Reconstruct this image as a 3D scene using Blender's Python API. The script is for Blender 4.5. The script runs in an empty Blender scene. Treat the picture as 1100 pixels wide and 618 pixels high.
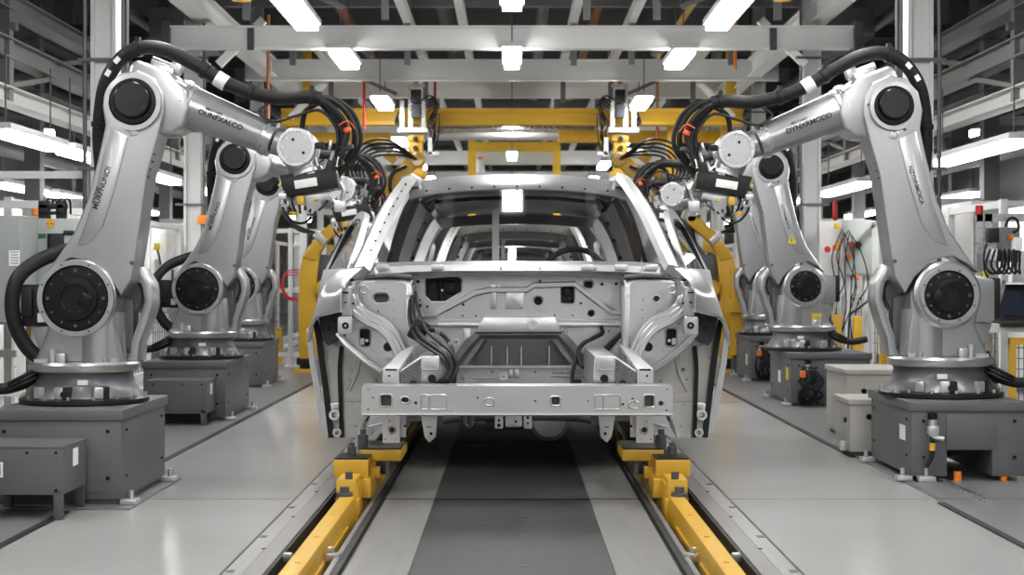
import bpy, bmesh, math, random
from mathutils import Vector, Matrix
from mathutils.geometry import tessellate_polygon
random.seed(7)
R = math.radians
COL = bpy.context.scene.collection
# ---- camera frame: f = 1715 px for a 1100 px wide picture, eye 0.95 m above the floor, horizon on row 300
F, H, CX, HY = 1715.0, 0.95, 550.0, 300.0
def P(px, py, Y): return Vector(((px-CX)/F*Y, Y, H-(py-HY)/F*Y))

# ------------------------------------------------------------------ materials
MATS = {}
def mat(name, col, metal=0.0, rough=0.5, var=0.06, scale=6.0, bump=0.0, emit=0.0, coat=0.0, stretch=None, spec=None):
    m = bpy.data.materials.new(name); m.use_nodes = True
    n = m.node_tree.nodes; l = m.node_tree.links; b = n['Principled BSDF']
    b.inputs['Metallic'].default_value = metal
    b.inputs['Coat Weight'].default_value = coat
    if spec is not None: b.inputs['Specular IOR Level'].default_value = spec
    tc = n.new('ShaderNodeTexCoord'); mp = n.new('ShaderNodeMapping')
    l.new(tc.outputs['Object'], mp.inputs['Vector'])
    if stretch: mp.inputs['Scale'].default_value = stretch
    nz = n.new('ShaderNodeTexNoise'); nz.inputs['Scale'].default_value = scale; nz.inputs['Detail'].default_value = 4
    l.new(mp.outputs['Vector'], nz.inputs['Vector'])
    rp = n.new('ShaderNodeValToRGB')
    rp.color_ramp.elements[0].position = .3; rp.color_ramp.elements[1].position = .7
    rp.color_ramp.elements[0].color = [max(0, c*(1-var)) for c in col]+[1]
    rp.color_ramp.elements[1].color = [min(1, c*(1+var)) for c in col]+[1]
    l.new(nz.outputs['Fac'], rp.inputs['Fac']); l.new(rp.outputs['Color'], b.inputs['Base Color'])
    mr = n.new('ShaderNodeMapRange'); mr.inputs['To Min'].default_value = rough*.85; mr.inputs['To Max'].default_value = min(1, rough*1.15)
    l.new(nz.outputs['Fac'], mr.inputs['Value']); l.new(mr.outputs['Result'], b.inputs['Roughness'])
    if bump:
        bp = n.new('ShaderNodeBump'); bp.inputs['Strength'].default_value = bump; bp.inputs['Distance'].default_value = .01
        l.new(nz.outputs['Fac'], bp.inputs['Height']); l.new(bp.outputs['Normal'], b.inputs['Normal'])
    if emit:
        b.inputs['Emission Color'].default_value = (1, .985, .96, 1); b.inputs['Emission Strength'].default_value = emit
    MATS[name] = m
    return m
mat('body_steel', (.60,.61,.62), .85, .34, .05, 3, .02)
mat('body_panel', (.58,.585,.59), .85, .31, .05, 3, .02)
mat('primer_panel', (.70,.69,.655), .25, .45, .06, 4)
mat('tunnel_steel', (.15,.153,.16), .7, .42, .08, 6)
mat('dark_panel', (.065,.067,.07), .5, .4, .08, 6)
mat('zinc', (.66,.67,.68), .8, .3, .06, 20)
mat('robot_silver', (.47,.475,.487), .85, .3, .03, 4, .01, coat=.25)
mat('robot_base', (.105,.11,.118), .4, .36, .08, 5, coat=.2)
mat('machined', (.58,.59,.60), .9, .28, .05, 30)
mat('black_cap', (.008,.008,.009), .0, .25, .1, 8, spec=.3)
mat('rubber', (.012,.012,.013), .0, .5, .15, 30, .05, spec=.3)
mat('black_plastic', (.014,.014,.015), .0, .38, .1, 20, spec=.3)
mat('pedestal', (.115,.12,.127), .15, .42, .06, 3)
mat('yellow', (.66,.385,.028), .0, .38, .07, 5, coat=.15)
mat('yellow_brightened', (.86,.52,.035), .0, .42, .05, 4)  # brighter copy of the yellow, makes up for weak light on the gantry
mat('yellow_clip', (.62,.52,.05), .0, .4, .05, 5)
mat('orange', (.85,.22,.02), .0, .4, .06, 8)
mat('orange_red', (.75,.10,.015), .0, .4, .06, 8)
mat('red', (.5,.02,.02), .0, .4, .06, 8)
mat('white_label', (.86,.86,.85), .0, .55, .03, 40)
mat('ink', (.02,.02,.022), .0, .6, .05, 40)
mat('column_paint', (.52,.525,.525), .05, .45, .05, 2)
mat('white_steel', (.72,.725,.72), .05, .45, .05, 2)
mat('beam_paint', (.88,.89,.88), .05, .45, .07, 1.2)
mat('grey_steel', (.21,.215,.22), .3, .45, .1, 2)
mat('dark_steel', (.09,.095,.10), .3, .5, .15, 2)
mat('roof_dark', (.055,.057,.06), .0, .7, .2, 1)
mat('hall_wall', (.5,.51,.515), .0, .6, .1, .6)
mat('cabinet', (.40,.43,.42), .0, .42, .04, 2)
mat('cabinet_side', (.26,.28,.275), .0, .42, .04, 2)
mat('cream', (.50,.49,.45), .0, .45, .05, 3)
mat('floor_epoxy', (.36,.36,.36), .0, .21, .06, .9, .01)
mat('floor_plate', (.19,.193,.197), .2, .38, .1, 3)
mat('belt_dark', (.030,.030,.031), .0, .5, .3, 3, .05, stretch=(6,.5,1))
mat('belt_light', (.18,.177,.172), .0, .45, .16, 4, .04, stretch=(6,.5,1))
mat('track_metal', (.22,.22,.22), .5, .45, .2, 8, stretch=(4,.5,1))
mat('side_strip', (.25,.248,.243), .0, .36, .12, 3, stretch=(4,.5,1))
mat('slot', (.008,.008,.009), .0, .6, .1, 5)
mat('lamp_glow', (.9,.9,.9), .0, .4, .01, 5, emit=36)
mat('beacon', (.8,.25,.04), .0, .3, .02, 5)
mat('screen', (.02,.028,.04), .0, .15, .1, 5)
mat('copper', (.45,.16,.07), .3, .45, .1, 5)
mat('green_tag', (.03,.16,.09), .0, .5, .05, 20)
mat('blue', (.03,.08,.3), .0, .4, .05, 20)
mat('clear_panel', (.5,.53,.54), .0, .25, .05, 5)
def glass(name, refl=.9, ior=1.5, tint=(.985,.99,.99)):
    m = bpy.data.materials.new(name); m.use_nodes = True
    n = m.node_tree.nodes; l = m.node_tree.links; n.clear()
    o = n.new('ShaderNodeOutputMaterial'); t = n.new('ShaderNodeBsdfTransparent'); g = n.new('ShaderNodeBsdfGlossy')
    t.inputs['Color'].default_value = (*tint, 1); g.inputs['Roughness'].default_value = .02
    g.inputs['Color'].default_value = (refl, refl, refl, 1)
    f = n.new('ShaderNodeFresnel'); f.inputs['IOR'].default_value = ior; x = n.new('ShaderNodeMixShader')
    ge = n.new('ShaderNodeNewGeometry'); mm = n.new('ShaderNodeMath'); mm.operation = 'MULTIPLY_ADD'; mm.inputs[1].default_value = -1; mm.inputs[2].default_value = 1
    l.new(ge.outputs['Backfacing'], mm.inputs[0]); mu = n.new('ShaderNodeMath'); mu.operation = 'MULTIPLY'; l.new(mm.outputs[0], mu.inputs[0]); l.new(f.outputs['Fac'], mu.inputs[1]); l.new(mu.outputs[0], x.inputs['Fac'])
    l.new(t.outputs[0], x.inputs[1]); l.new(g.outputs[0], x.inputs[2]); l.new(x.outputs[0], o.inputs['Surface'])
    MATS[name] = m
glass('windscreen_glass', .9, 1.3); glass('fence_glass', .6)

# ------------------------------------------------------------------ mesh building
def circ(cx, cy, r, n=14): return [(cx+r*math.cos(2*math.pi*i/n), cy+r*math.sin(2*math.pi*i/n)) for i in range(n)]
def rrect(x0, y0, x1, y1, r, n=4):
    r = min(r, abs(x1-x0)*.499, abs(y1-y0)*.499); o = []
    for cx, cy, a0 in ((x1-r, y1-r, 0), (x0+r, y1-r, 90), (x0+r, y0+r, 180), (x1-r, y0+r, 270)):
        for i in range(n+1):
            a = R(a0+90*i/n); o.append((cx+r*math.cos(a), cy+r*math.sin(a)))
    return o
def cat(pts, n=6, closed=False):
    pts = [Vector(p) for p in pts]
    if len(pts) < 3 and not closed: return pts
    L = len(pts); out = []
    g = (lambda i: pts[i % L]) if closed else (lambda i: pts[max(0, min(L-1, i))])
    for i in range(L if closed else L-1):
        a, b, c, d = g(i-1), g(i), g(i+1), g(i+2)
        for k in range(n):
            t = k/n
            out.append(.5*((2*b)+(c-a)*t+(2*a-5*b+4*c-d)*t*t+(3*b-a-3*c+d)*t**3))
    if not closed: out.append(pts[-1])
    return out
# parts that come in several separate pieces: each piece becomes a part of its own
EACH = set('wiring_loom clip_pad lower_bracket hose_clamp connector_block cable_socket hanger floor_anchor loom_clip locating_bolt yellow_clip gripper_pin yellow_stop orange_fitting tower_stud bracket_hole cable_coupling steel_fitting hard_stop forearm_collar clamp_unit steering_bracket clamp_plate column_bolt hose_sticker cap_bolt flange_bolt arm_bolt ring_bolt strip_bolt door_hinge conduit conduit_clamp panel_screw hinge_tray pillar_hole support_slot rail_slot red_tie wrist_screw screw weld_stud cross_pin header_hole beam_tag'.split())
class MB:
    def __init__(self): self.bm = bmesh.new()
    def _faces(self, vs, fs):
        v = [self.bm.verts.new(p) for p in vs]; out = []
        for f in fs:
            try: out.append(self.bm.faces.new([v[i] for i in f]))
            except ValueError: pass
        return v, out
    def _bev(self, faces, w, seg=2, ang=30):
        if w <= 0: return
        bmesh.ops.recalc_face_normals(self.bm, faces=faces)
        es = {e for f in faces for e in f.edges if len(e.link_faces) == 2 and e.calc_face_angle(0) > R(ang)}
        if es: bmesh.ops.bevel(self.bm, geom=list(es), offset=w, segments=seg, profile=.6, affect='EDGES', clamp_overlap=True)
    def box(self, c, s, rot=None, bev=0.0, seg=2):
        c = Vector(c); h = Vector(s)*.5
        M = rot if rot is not None else Matrix.Identity(3)
        vs = [c+M@Vector((h.x*a, h.y*b, h.z*d)) for d in (-1,1) for b in (-1,1) for a in (-1,1)]
        v, f = self._faces(vs, [(0,2,3,1),(4,5,7,6),(0,1,5,4),(2,6,7,3),(0,4,6,2),(1,3,7,5)])
        self._bev(f, bev, seg); return self
    def span(self, a, b, bev=0.0):            # box by two corners
        a, b = Vector(a), Vector(b)
        return self.box((a+b)/2, [abs(q) for q in (b-a)], None, bev)
    def bar(self, p0, p1, w, h, up=(0,0,1), bev=0.0):
        p0, p1 = Vector(p0), Vector(p1); t = (p1-p0); L = t.length; t.normalize(); up = Vector(up)
        sd = t.cross(up)
        if sd.length < 1e-4: sd = t.cross(Vector((1,0,0)))
        sd.normalize(); u = sd.cross(t)
        return self.box((p0+p1)/2, (w, L, h), Matrix((sd, t, u)).transposed(), bev)
    def lathe(self, prof, o, ax=(0,0,1), seg=32):
        o = Vector(o); ax = Vector(ax).normalized(); e1 = ax.orthogonal().normalized(); e2 = ax.cross(e1)
        vs, fs = [], []
        for r, h in prof:
            for i in range(seg):
                a = 2*math.pi*i/seg; vs.append(o+ax*h+(e1*math.cos(a)+e2*math.sin(a))*r)
        n = len(prof)
        for j in range(n-1):
            for i in range(seg):
                k = (i+1) % seg; fs.append((j*seg+i, j*seg+k, (j+1)*seg+k, (j+1)*seg+i))
        fs.append(tuple(range(seg))[::-1]); fs.append(tuple((n-1)*seg+i for i in range(seg)))
        self._faces(vs, fs); return self
    def cyl(self, p0, p1, r, r1=None, seg=20, bev=0.0):
        p0, p1 = Vector(p0), Vector(p1); L = (p1-p0).length; r1 = r if r1 is None else r1
        pr = [(r, 0), (r1, L)]
        if bev: pr = [(r-bev, 0), (r, bev), (r1, L-bev), (r1-bev, L)]
        return self.lathe(pr, p0, p1-p0, seg)
    def ring(self, p0, p1, r, ri, seg=28):
        p0, p1 = Vector(p0), Vector(p1); ax = (p1-p0); L = ax.length; ax.normalize(); e1 = ax.orthogonal().normalized(); e2 = ax.cross(e1)
        vs, fs = [], []
        for rr, h in ((ri, 0), (r, 0), (r, L), (ri, L)):
            for i in range(seg):
                a = 2*math.pi*i/seg; vs.append(p0+ax*h+(e1*math.cos(a)+e2*math.sin(a))*rr)
        for j in range(4):
            for i in range(seg):
                k = (i+1) % seg; m = (j+1) % 4; fs.append((j*seg+i, j*seg+k, m*seg+k, m*seg+i))
        self._faces(vs, fs); return self
    def sweep(self, pts, sec, up=None, closed=False):
        pts = [Vector(p) for p in pts]; n = len(pts); ns = len(sec); vs, fs = [], []
        u = None
        for i in range(n):
            a = pts[(i-1) % n] if closed or i > 0 else pts[i]; b = pts[(i+1) % n] if closed or i < n-1 else pts[i]
            t = (b-a)
            if t.length < 1e-9: t = Vector((0,0,1))
            t.normalize()
            if up is not None: s = t.cross(Vector(up)); s = s.normalized() if s.length > 1e-5 else t.orthogonal().normalized(); uu = s.cross(t)
            else:
                if u is None: u = t.orthogonal().normalized()
                u = (u-t*u.dot(t)); u = u.normalized() if u.length > 1e-6 else t.orthogonal().normalized()
                uu = u; s = t.cross(u)
            for p, q in sec: vs.append(pts[i]+s*p+uu*q)
        for i in range(n if closed else n-1):
            j = (i+1) % n
            for k in range(ns):
                m = (k+1) % ns; fs.append((i*ns+k, i*ns+m, j*ns+m, j*ns+k))
        if not closed: fs.append(tuple(range(ns))); fs.append(tuple((n-1)*ns+k for k in range(ns))[::-1])
        self._faces(vs, fs); return self
    def tube(self, pts, r, seg=10, n=6, closed=False, smooth=True):
        return self.sweep(cat(pts, n, closed) if smooth else pts, circ(0, 0, r, seg), None, closed)
    def rib(self, pts, w, h, up=(0,-1,0), n=0):
        return self.sweep(cat(pts, n) if n else pts, [(-w, -.002), (-w*.55, h), (w*.55, h), (w, -.002)], up)
    def prism(self, poly, f, w0, w1, bev=0.0, seg=2, holes=()):
        # poly: 2D outline, f(u,v,w) -> point; walls between w0 and w1, holes cut through
        loops = [list(poly)]+[list(h) for h in holes]; flat = [p for L in loops for p in L]
        tri = tessellate_polygon([[Vector((p[0], p[1], 0)) for p in L] for L in loops]) if holes else None
        N = len(flat); vs = [f(p[0], p[1], w0) for p in flat]+[f(p[0], p[1], w1) for p in flat]; fs = []
        if holes: fs += [tuple(t) for t in tri]+[tuple(i+N for i in t)[::-1] for t in tri]
        else: fs += [tuple(range(N)), tuple(range(N, 2*N))[::-1]]
        k = 0
        for L in loops:
            m = len(L)
            for i in range(m):
                a, b = k+i, k+(i+1) % m; fs.append((a, b, b+N, a+N))
            k += m
        v, fc = self._faces(vs, fs)
        if not holes: self._bev(fc, bev, seg, 25)
        return self
    def loft(self, rows, th=0.0):
        m = len(rows[0]); vs = [Vector(p) for r in rows for p in r]
        fs = [(i*m+j, i*m+j+1, (i+1)*m+j+1, (i+1)*m+j) for i in range(len(rows)-1) for j in range(m-1)]
        if th:
            bb = bmesh.new(); vv = [bb.verts.new(p) for p in vs]
            for q in fs: bb.faces.new([vv[i] for i in q])
            bmesh.ops.recalc_face_normals(bb, faces=bb.faces[:]); bb.normal_update()
            N = len(vs); vs2 = vs+[vv[i].co-vv[i].normal*th for i in range(N)]; bb.free()
            fs2 = fs+[tuple(i+N for i in q)[::-1] for q in fs]; rn = len(rows)
            edge = [j for j in range(m)]+[i*m+m-1 for i in range(1, rn)]+[(rn-1)*m+j for j in range(m-2, -1, -1)]+[i*m for i in range(rn-2, 0, -1)]
            for a, b in zip(edge, edge[1:]+edge[:1]): fs2.append((a, b, b+N, a+N))
            vs, fs = vs2, fs2
        self._faces(vs, fs); return self
    def text(self, s, size, f):
        c = bpy.data.curves.new('t', 'FONT'); c.body = s; c.size = size; c.align_x = 'CENTER'; c.align_y = 'CENTER'; c.extrude = .0004; c.offset = size*.022
        o = bpy.data.objects.new('t', c); me = bpy.data.meshes.new_from_object(o)
        self._faces([f(v.co.x, v.co.y, v.co.z) for v in me.vertices], [tuple(p.vertices) for p in me.polygons])
        bpy.data.objects.remove(o); bpy.data.meshes.remove(me); return self
    def islands(self):
        # loose pieces, those whose boxes touch kept together
        self.bm.verts.index_update(); seen = set(); isl = []
        for v in self.bm.verts:
            if v in seen: continue
            st = [v]; seen.add(v); cur = []
            while st:
                a = st.pop(); cur.append(a)
                for e in a.link_edges:
                    w = e.other_vert(a)
                    if w not in seen: seen.add(w); st.append(w)
            lo = [min(q.co[i] for q in cur)-.0015 for i in range(3)]; hi = [max(q.co[i] for q in cur)+.0015 for i in range(3)]
            isl.append([cur, lo, hi])
        ch = True
        while ch:
            ch = False
            for i in range(len(isl)):
                for j in range(i+1, len(isl)):
                    a, b = isl[i], isl[j]
                    if all(a[1][k] <= b[2][k] and b[1][k] <= a[2][k] for k in range(3)):
                        isl[i] = [a[0]+b[0], [min(p, q) for p, q in zip(a[1], b[1])], [max(p, q) for p, q in zip(a[2], b[2])]]; isl.pop(j); ch = True; break
                if ch: break
        return [c for c, _, _ in isl]
    def build(self, name, m, parent=None, smooth=35, flip=True):
        if parent and name in EACH:
            parts = self.islands()
            if len(parts) > 1:
                first = None
                for vs in parts:
                    n = MB(); mp = {v: n.bm.verts.new(v.co) for v in vs}
                    for f in {f for v in vs for f in v.link_faces}: n.bm.faces.new([mp[v] for v in f.verts])
                    o = n._build(name, m, parent, smooth, flip); first = first or o
                self.bm.free(); return first
        return self._build(name, m, parent, smooth, flip)
    def _build(self, name, m, parent=None, smooth=35, flip=True):
        if flip: bmesh.ops.recalc_face_normals(self.bm, faces=self.bm.faces[:])
        me = bpy.data.meshes.new(name)
        off = wloc(parent) if parent else None
        if off is None:
            if len(self.bm.verts):
                lo = [min(v.co[i] for v in self.bm.verts) for i in range(3)]; hi = [max(v.co[i] for v in self.bm.verts) for i in range(3)]
                off = Vector(((lo[0]+hi[0])/2, (lo[1]+hi[1])/2, lo[2]))
            else: off = Vector()
        bmesh.ops.translate(self.bm, verts=self.bm.verts[:], vec=-off)
        self.bm.to_mesh(me); self.bm.free()
        me.materials.append(MATS[m])
        if smooth:
            me.polygons.foreach_set('use_smooth', [True]*len(me.polygons)); me.set_sharp_from_angle(angle=R(smooth))
        o = bpy.data.objects.new(name, me); COL.objects.link(o)
        if parent: o.parent = parent
        else: o.location = off
        return o
def wloc(o):
    v = Vector(o.location)
    while o.parent: o = o.parent; v += o.location
    return v
def tag(o, label=None, cat_=None, group=None, kind=None):
    if label: o['label'] = label
    if cat_: o['category'] = cat_
    if group: o['group'] = group
    if kind: o['kind'] = kind
    return o
def thing(name, label, cat_, loc, group=None):
    o = bpy.data.objects.new(name, None); COL.objects.link(o); o.location = loc; o.empty_display_size = .1
    return tag(o, label, cat_, group)
def kids(o): return [c for c in bpy.data.objects if c.parent is o]
def copy_tree(o, parent=None, tree=None):
    if tree is None:
        tree = {}
        for c in bpy.data.objects:
            if c.parent: tree.setdefault(c.parent.name, []).append(c)
    c = o.copy(); COL.objects.link(c)
    if parent: c.parent = parent
    for ch in tree.get(o.name, ()): copy_tree(ch, c, tree)
    return c
def struct(o, label, cat_): return tag(o, label, cat_, None, 'structure')
XZ = lambda Y: (lambda u, v, w: P(u, v, Y)+Vector((0, w, 0)))      # a plate standing across the view at depth Y, thickness w

# ================================================================== THE HALL
def slab(name, a, b, m, label, c, bev=0): return struct(MB().span(a, b, bev).build(name, m), label, c)
FX = .80                                    # half width of the sunken transfer track
slab('floor', (-9, -8, -.3), (-FX, 44, 0), 'floor_epoxy', 'pale grey glossy epoxy floor left of the conveyor', 'floor')
slab('floor', (FX, -8, -.3), (9, 44, 0), 'floor_epoxy', 'pale grey glossy epoxy floor right of the conveyor', 'floor')
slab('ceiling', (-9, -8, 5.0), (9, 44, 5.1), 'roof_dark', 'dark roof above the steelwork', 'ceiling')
slab('wall_left', (-9.1, -8, 0), (-9, 44, 5), 'hall_wall', 'grey hall wall far behind the left robots', 'wall')
slab('wall_right', (9, -8, 0), (9.1, 44, 5), 'hall_wall', 'grey hall wall far behind the right robots', 'wall')
slab('wall_back', (-9, 44, 0), (9, 44.1, 5), 'hall_wall', 'pale grey end wall of the hall', 'wall')

# ---- conveyor bed between the trenches
cv = thing('conveyor_bed', 'dark flat conveyor bed with two lighter strips running under the car', 'conveyor', (0, 4, -.2))
MB().span((-.555, -8, -.2), (.555, 40, -.004)).build('bed_plate', 'belt_dark', cv)
for s in (-1, 1):
    MB().span((s*.335, -8, -.003), (s*.545, 40, 0)).build('wear_strip', 'belt_light', cv)
    MB().span((s*.556, -8, -.06), (s*.578, 40, .012)).build('edge_seal', 'slot', cv)
m_ = MB()
for y in (6.9, 9.35, 12, 15): m_.span((-.554, y-.008, -.003), (.554, y+.008, .001))
m_.build('joint_gap', 'slot', cv)
m_ = MB()
for y in (5.3, 5.9, 6.4, 8.0): m_.span((.03, y, -.003), (.055, y+.012, -.001)); m_.span((-.12, y+.3, -.003), (-.10, y+.312, -.001))
m_.build('scuff_mark', 'belt_light', cv)
for s, w in ((-1, 'left'), (1, 'right')):
    slab('floor', (s*.579, -8, -.3), (s*FX, 44, -.12), 'slot', 'black sunken trench of the %s carrier track' % w, 'trench')
    MB().span((s*(FX-.012), -8, -.14), (s*FX, 40, -.001)).build('dark_side_sheet', 'slot', cv)  # black sheet added to darken the lit trench wall
    t = struct(MB().span((s*.868, -8, -.001), (s*.93, 40, .003)).build('trim_1' if s < 0 else 'trim_2', 'side_strip'), 'scuffed grey steel strip along the %s side of the conveyor' % w, 'floor strip')
    MB().span((s*FX, -8, -.001), (s*.866, 40, .004)).build('inner_strip', 'belt_light', t)
    MB().span((s*.93, -8, -.001), (s*.938, 40, .004)).build('seam', 'slot', t)
    b = MB()
    for y in (4.9, 5.6, 6.35, 7.1, 8.2, 9.5): b.cyl((s*.87, y, .002), (s*.87, y, .006), .008, seg=8); b.span((s*.90, y+.25, .002), (s*.925, y+.29, .005))
    b.build('strip_bolt', 'dark_steel', t)
    # floor plates the robots stand on, and the black cable slot in front of them
    t = struct(MB().span((s*1.83, -2, -.001), (s*3.3, 26, .006)).build('floor', 'floor_plate'), 'dark steel floor plates under the %s row of robots' % w, 'floor plate')
    MB().span((s*1.80, -2, -.001), (s*1.83, 6.5 if s < 0 else 6.75, .007)).build('slot_line', 'slot', t)
    MB().span((s*1.80, 7.6 if s < 0 else 8.5, -.001), (s*1.83, 26, .007)).build('slot_line', 'slot', t)
    if s < 0: MB().span((-1.57, 6.56, 0), (-2.3, 7.58, .008)).build('anchor_plate', 'floor_plate', t)
    else:
        MB().span((1.84, 6.85, 0), (2.5, 7.4, .009)).build('anchor_plate', 'floor_plate', t)
        MB().span((1.99, 6.7, .006), (2.02, 7.45, .02)).build('cable_channel', 'machined', t)
seam = MB()
for y in (6.9, 12.3):
    for s in (-1, 1): seam.span((s*.94, y-.004, 0), (s*1.8, y+.004, .0015))
struct(seam.build('trim_3', 'floor_plate'), 'thin dark joint lines across the pale floor', 'floor joint')

# ---- steel frame of the hall
def hbeam(name, p0, p1, w, h, m, label, c, fl=.18, up=(0,0,1)):
    p0, p1 = Vector(p0), Vector(p1); b = MB(); u = Vector(up); t = h*fl*.5
    b.bar(p0, p1, w*.25, h*.98, up); b.bar(p0+u*(h/2-t/2), p1+u*(h/2-t/2), w, t, up); b.bar(p0-u*(h/2-t/2), p1-u*(h/2-t/2), w, t, up)
    return struct(b.build(name, m), label, c)
for i, (y, hw, z, h) in enumerate(((14, 3.05, 3.06, .165), (18, 3.0, 3.30, .20), (20.6, 3.1, 3.40, .20), (24.5, 3.6, 3.2, .2), (29, 4.2, 3.15, .22), (34, 5, 3.1, .24), (39, 6, 3.1, .26))):
    b = MB().span((-hw, y-.06, z-h/2), (hw, y+.06, z+h/2), .006)
    b.span((-hw, y-.10, z+h/2), (hw, y+.10, z+h/2+.018)); b.span((-hw, y-.075, z-h/2-.012), (hw, y+.075, z-h/2))
    o = struct(b.build('ceiling_beam', 'beam_paint'), 'pale grey cross beam overhead, %s from the front' % ('first second third fourth fifth sixth seventh'.split()[i]), 'beam')
    if i == 0:
        g = MB()
        for s in (-1, 1): g.span((s*2.25, 13.92, 2.95), (s*2.31, 13.94, 3.17)); g.span((s*3.05, 13.88, 2.93), (s*2.98, 14.1, 3.2))
        g.build('clamp_plate', 'dark_steel', o)
COLS = [(-2.44, 9.6), (-2.83, 14.2), (-3.0, 18.8), (-3.1, 23.4), (2.44, 9.6), (2.66, 14.2), (2.9, 18.8), (3.0, 23.4), (-5.6, 12.5), (5.6, 12.5), (-5.6, 20), (5.6, 20)]
names = ['front left', 'second left', 'third left', 'fourth left', 'front right', 'second right', 'third right', 'fourth right', 'outer left front', 'outer right front', 'outer left rear', 'outer right rear']
for (x, y), nm in zip(COLS, names):
    w = .15 if abs(x) < 3.2 else .22; b = MB()
    b.span((x-w/2, y-.075, 0), (x-w/2+.022, y+.075, 5)).span((x+w/2-.022, y-.075, 0), (x+w/2, y+.075, 5)).span((x-w/2, y-.055, 0), (x+w/2, y-.035, 5))
    b.span((x-w*.8, y-.12, 0), (x+w*.8, y+.12, .03))
    o = struct(b.build('steel_column', 'column_paint' if abs(x) < 3.2 else 'grey_steel'), 'pale grey steel column, %s of the robot line' % nm, 'column')
    if abs(x) < 3.2:
        s = 1 if x > 0 else -1
        k = MB()
        for q in (-.115, -.135, .115) if y < 10 else (-.1,): k.tube([(x-s*q*-1, y-.05, 0), (x-s*q*-1, y-.05, 5)], .013, 8, smooth=False)
        k.build('conduit', 'dark_steel', o)
        k = MB()
        for z in (1.6, 2.25, 2.9): k.span((x-.15, y-.085, z), (x+.15, y-.075, z+.02))
        k.build('conduit_clamp', 'dark_steel', o)
# knee braces and longitudinal beams along both sides
for s, w in ((-1, 'left'), (1, 'right')):
    hbeam('ceiling_beam', (s*2.72, -4, 3.32), (s*2.72, 40, 3.32), .16, .2, 'beam_paint', 'long pale beam along the %s row of columns' % w, 'beam')
    for y in (9.6, 14.2, 18.8):
        b = MB().bar((s*2.6, y-.05, 2.85), (s*2.2, y-.05, 3.25), .07, .07)
        struct(b.build('ceiling_beam', 'beam_paint'), 'short diagonal brace on the %s column row at %s' % (w, {9.6: 'the front', 14.2: 'the second column', 18.8: 'the third column'}[y]), 'brace')
    # pipe and cable racks beside the line
    for k, (x, z, hh, mm) in enumerate(((3.9, 3.08, .13, 'grey_steel'), (3.9, 2.72, .16, 'grey_steel'), (3.9, 2.36, .13, 'white_steel'), (4.9, 3.5, .2, 'dark_steel'), (4.9, 2.95, .16, 'dark_steel'), (3.3, 3.9, .2, 'grey_steel'), (6.2, 3.1, .22, 'dark_steel'), (6.2, 2.6, .2, 'grey_steel'))):
        hbeam('ceiling_beam', (s*x, 4, z), (s*x, 40, z), .16, hh, mm, 'long steel rack beam %s on the %s side' % (['third tier', 'second tier', 'lowest tier near the lamps', 'upper tier outside', 'middle tier outside', 'top tier inside', 'upper far tier', 'lower far tier'][k], w), 'beam')
    b = MB()
    for k in range(9):
        y = 6+k*3.1; b.span((s*3.84, y, 2.3), (s*3.96, y+.1, 3.2)); b.span((s*3.8, y+.02, 2.86), (s*5.0, y+.09, 2.92)); b.span((s*4.82, y+1, 0), (s*4.98, y+1.16, 5))
        b.bar((s*3.9, y, 2.42), (s*3.9, y+1.4, 2.66), .04, .04); b.bar((s*3.9, y+1.4, 2.78), (s*3.9, y+2.9, 3.02), .04, .04)
    struct(b.build('ceiling_beam', 'grey_steel'), 'posts and braces of the %s pipe rack' % w, 'steelwork')
    for k, (x, z, r, mm) in enumerate(((4.3, 2.55, .05, 'copper'), (4.25, 3.2, .045, 'machined'), (4.45, 3.0, .06, 'dark_steel'), (3.72, 3.55, .06, 'grey_steel'), (4.35, 2.2, .035, 'machined'), (5.3, 2.3, .07, 'grey_steel'))):
        o = MB().tube([(s*x, 4, z), (s*x, 40, z)], r, 12, smooth=False).build('hanging_pipe', mm)
        tag(o, '%s overhead pipe running along the %s pipe rack' % (['dull red', 'bright metal', 'thick dark', 'high grey', 'thin low metal', 'thick low grey'][k], w), 'pipe')
    b = MB()
    for k in range(11): y = 5+k*2.7; b.span((s*5.1, y, 3.12), (s*8.9, y+.09, 3.26)); b.span((s*3.0, y, 3.75), (s*8.9, y+.1, 3.9))
    struct(b.build('ceiling_beam', 'dark_steel'), 'dark cross joists over the %s aisle' % w, 'steelwork')
# roof steel over the line
b = MB()
for k in range(14): y = 9+k*2.4; b.span((-3.2, y, 3.72), (3.2, y+.09, 3.84))
struct(b.build('ceiling_beam', 'grey_steel'), 'grey roof joists across the line', 'steelwork')
b = MB()
for x in (-2.2, -1.05, -.5, .62, 1.2, 2.2): b.span((x-.04, 6, 3.52), (x+.04, 40, 3.62))
struct(b.build('ceiling_beam', 'beam_paint'), 'pale roof rails along the line', 'steelwork')
b = MB()
for y in (11.2, 13.2, 16, 19.4, 22.5):
    for x in (-2.2, -1.05, .62, 1.2, 2.2): b.span((x-.03, y, 3.1), (x+.03, y+.06, 3.75))
    b.bar((-2.2, y, 3.55), (-1.4, y, 3.2), .04, .04); b.bar((2.2, y, 3.55), (1.4, y, 3.2), .04, .04)
struct(b.build('ceiling_beam', 'grey_steel'), 'vertical hangers below the roof rails', 'steelwork')
for k, (x, z, r, mm, nm) in enumerate(((-1.9, 3.95, .06, 'copper', 'rust coloured'), (-.75, 3.96, .1, 'dark_steel', 'fat dark'), (.35, 4.0, .07, 'grey_steel', 'grey'), (1.75, 3.62, .035, 'yellow', 'yellow'), (.95, 3.95, .05, 'copper', 'thin rust coloured'))):
    tag(MB().tube([(x, 7, z), (x, 40, z)], r, 12, smooth=False).build('hanging_pipe', mm), '%s pipe under the roof above the line' % nm, 'pipe')
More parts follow.
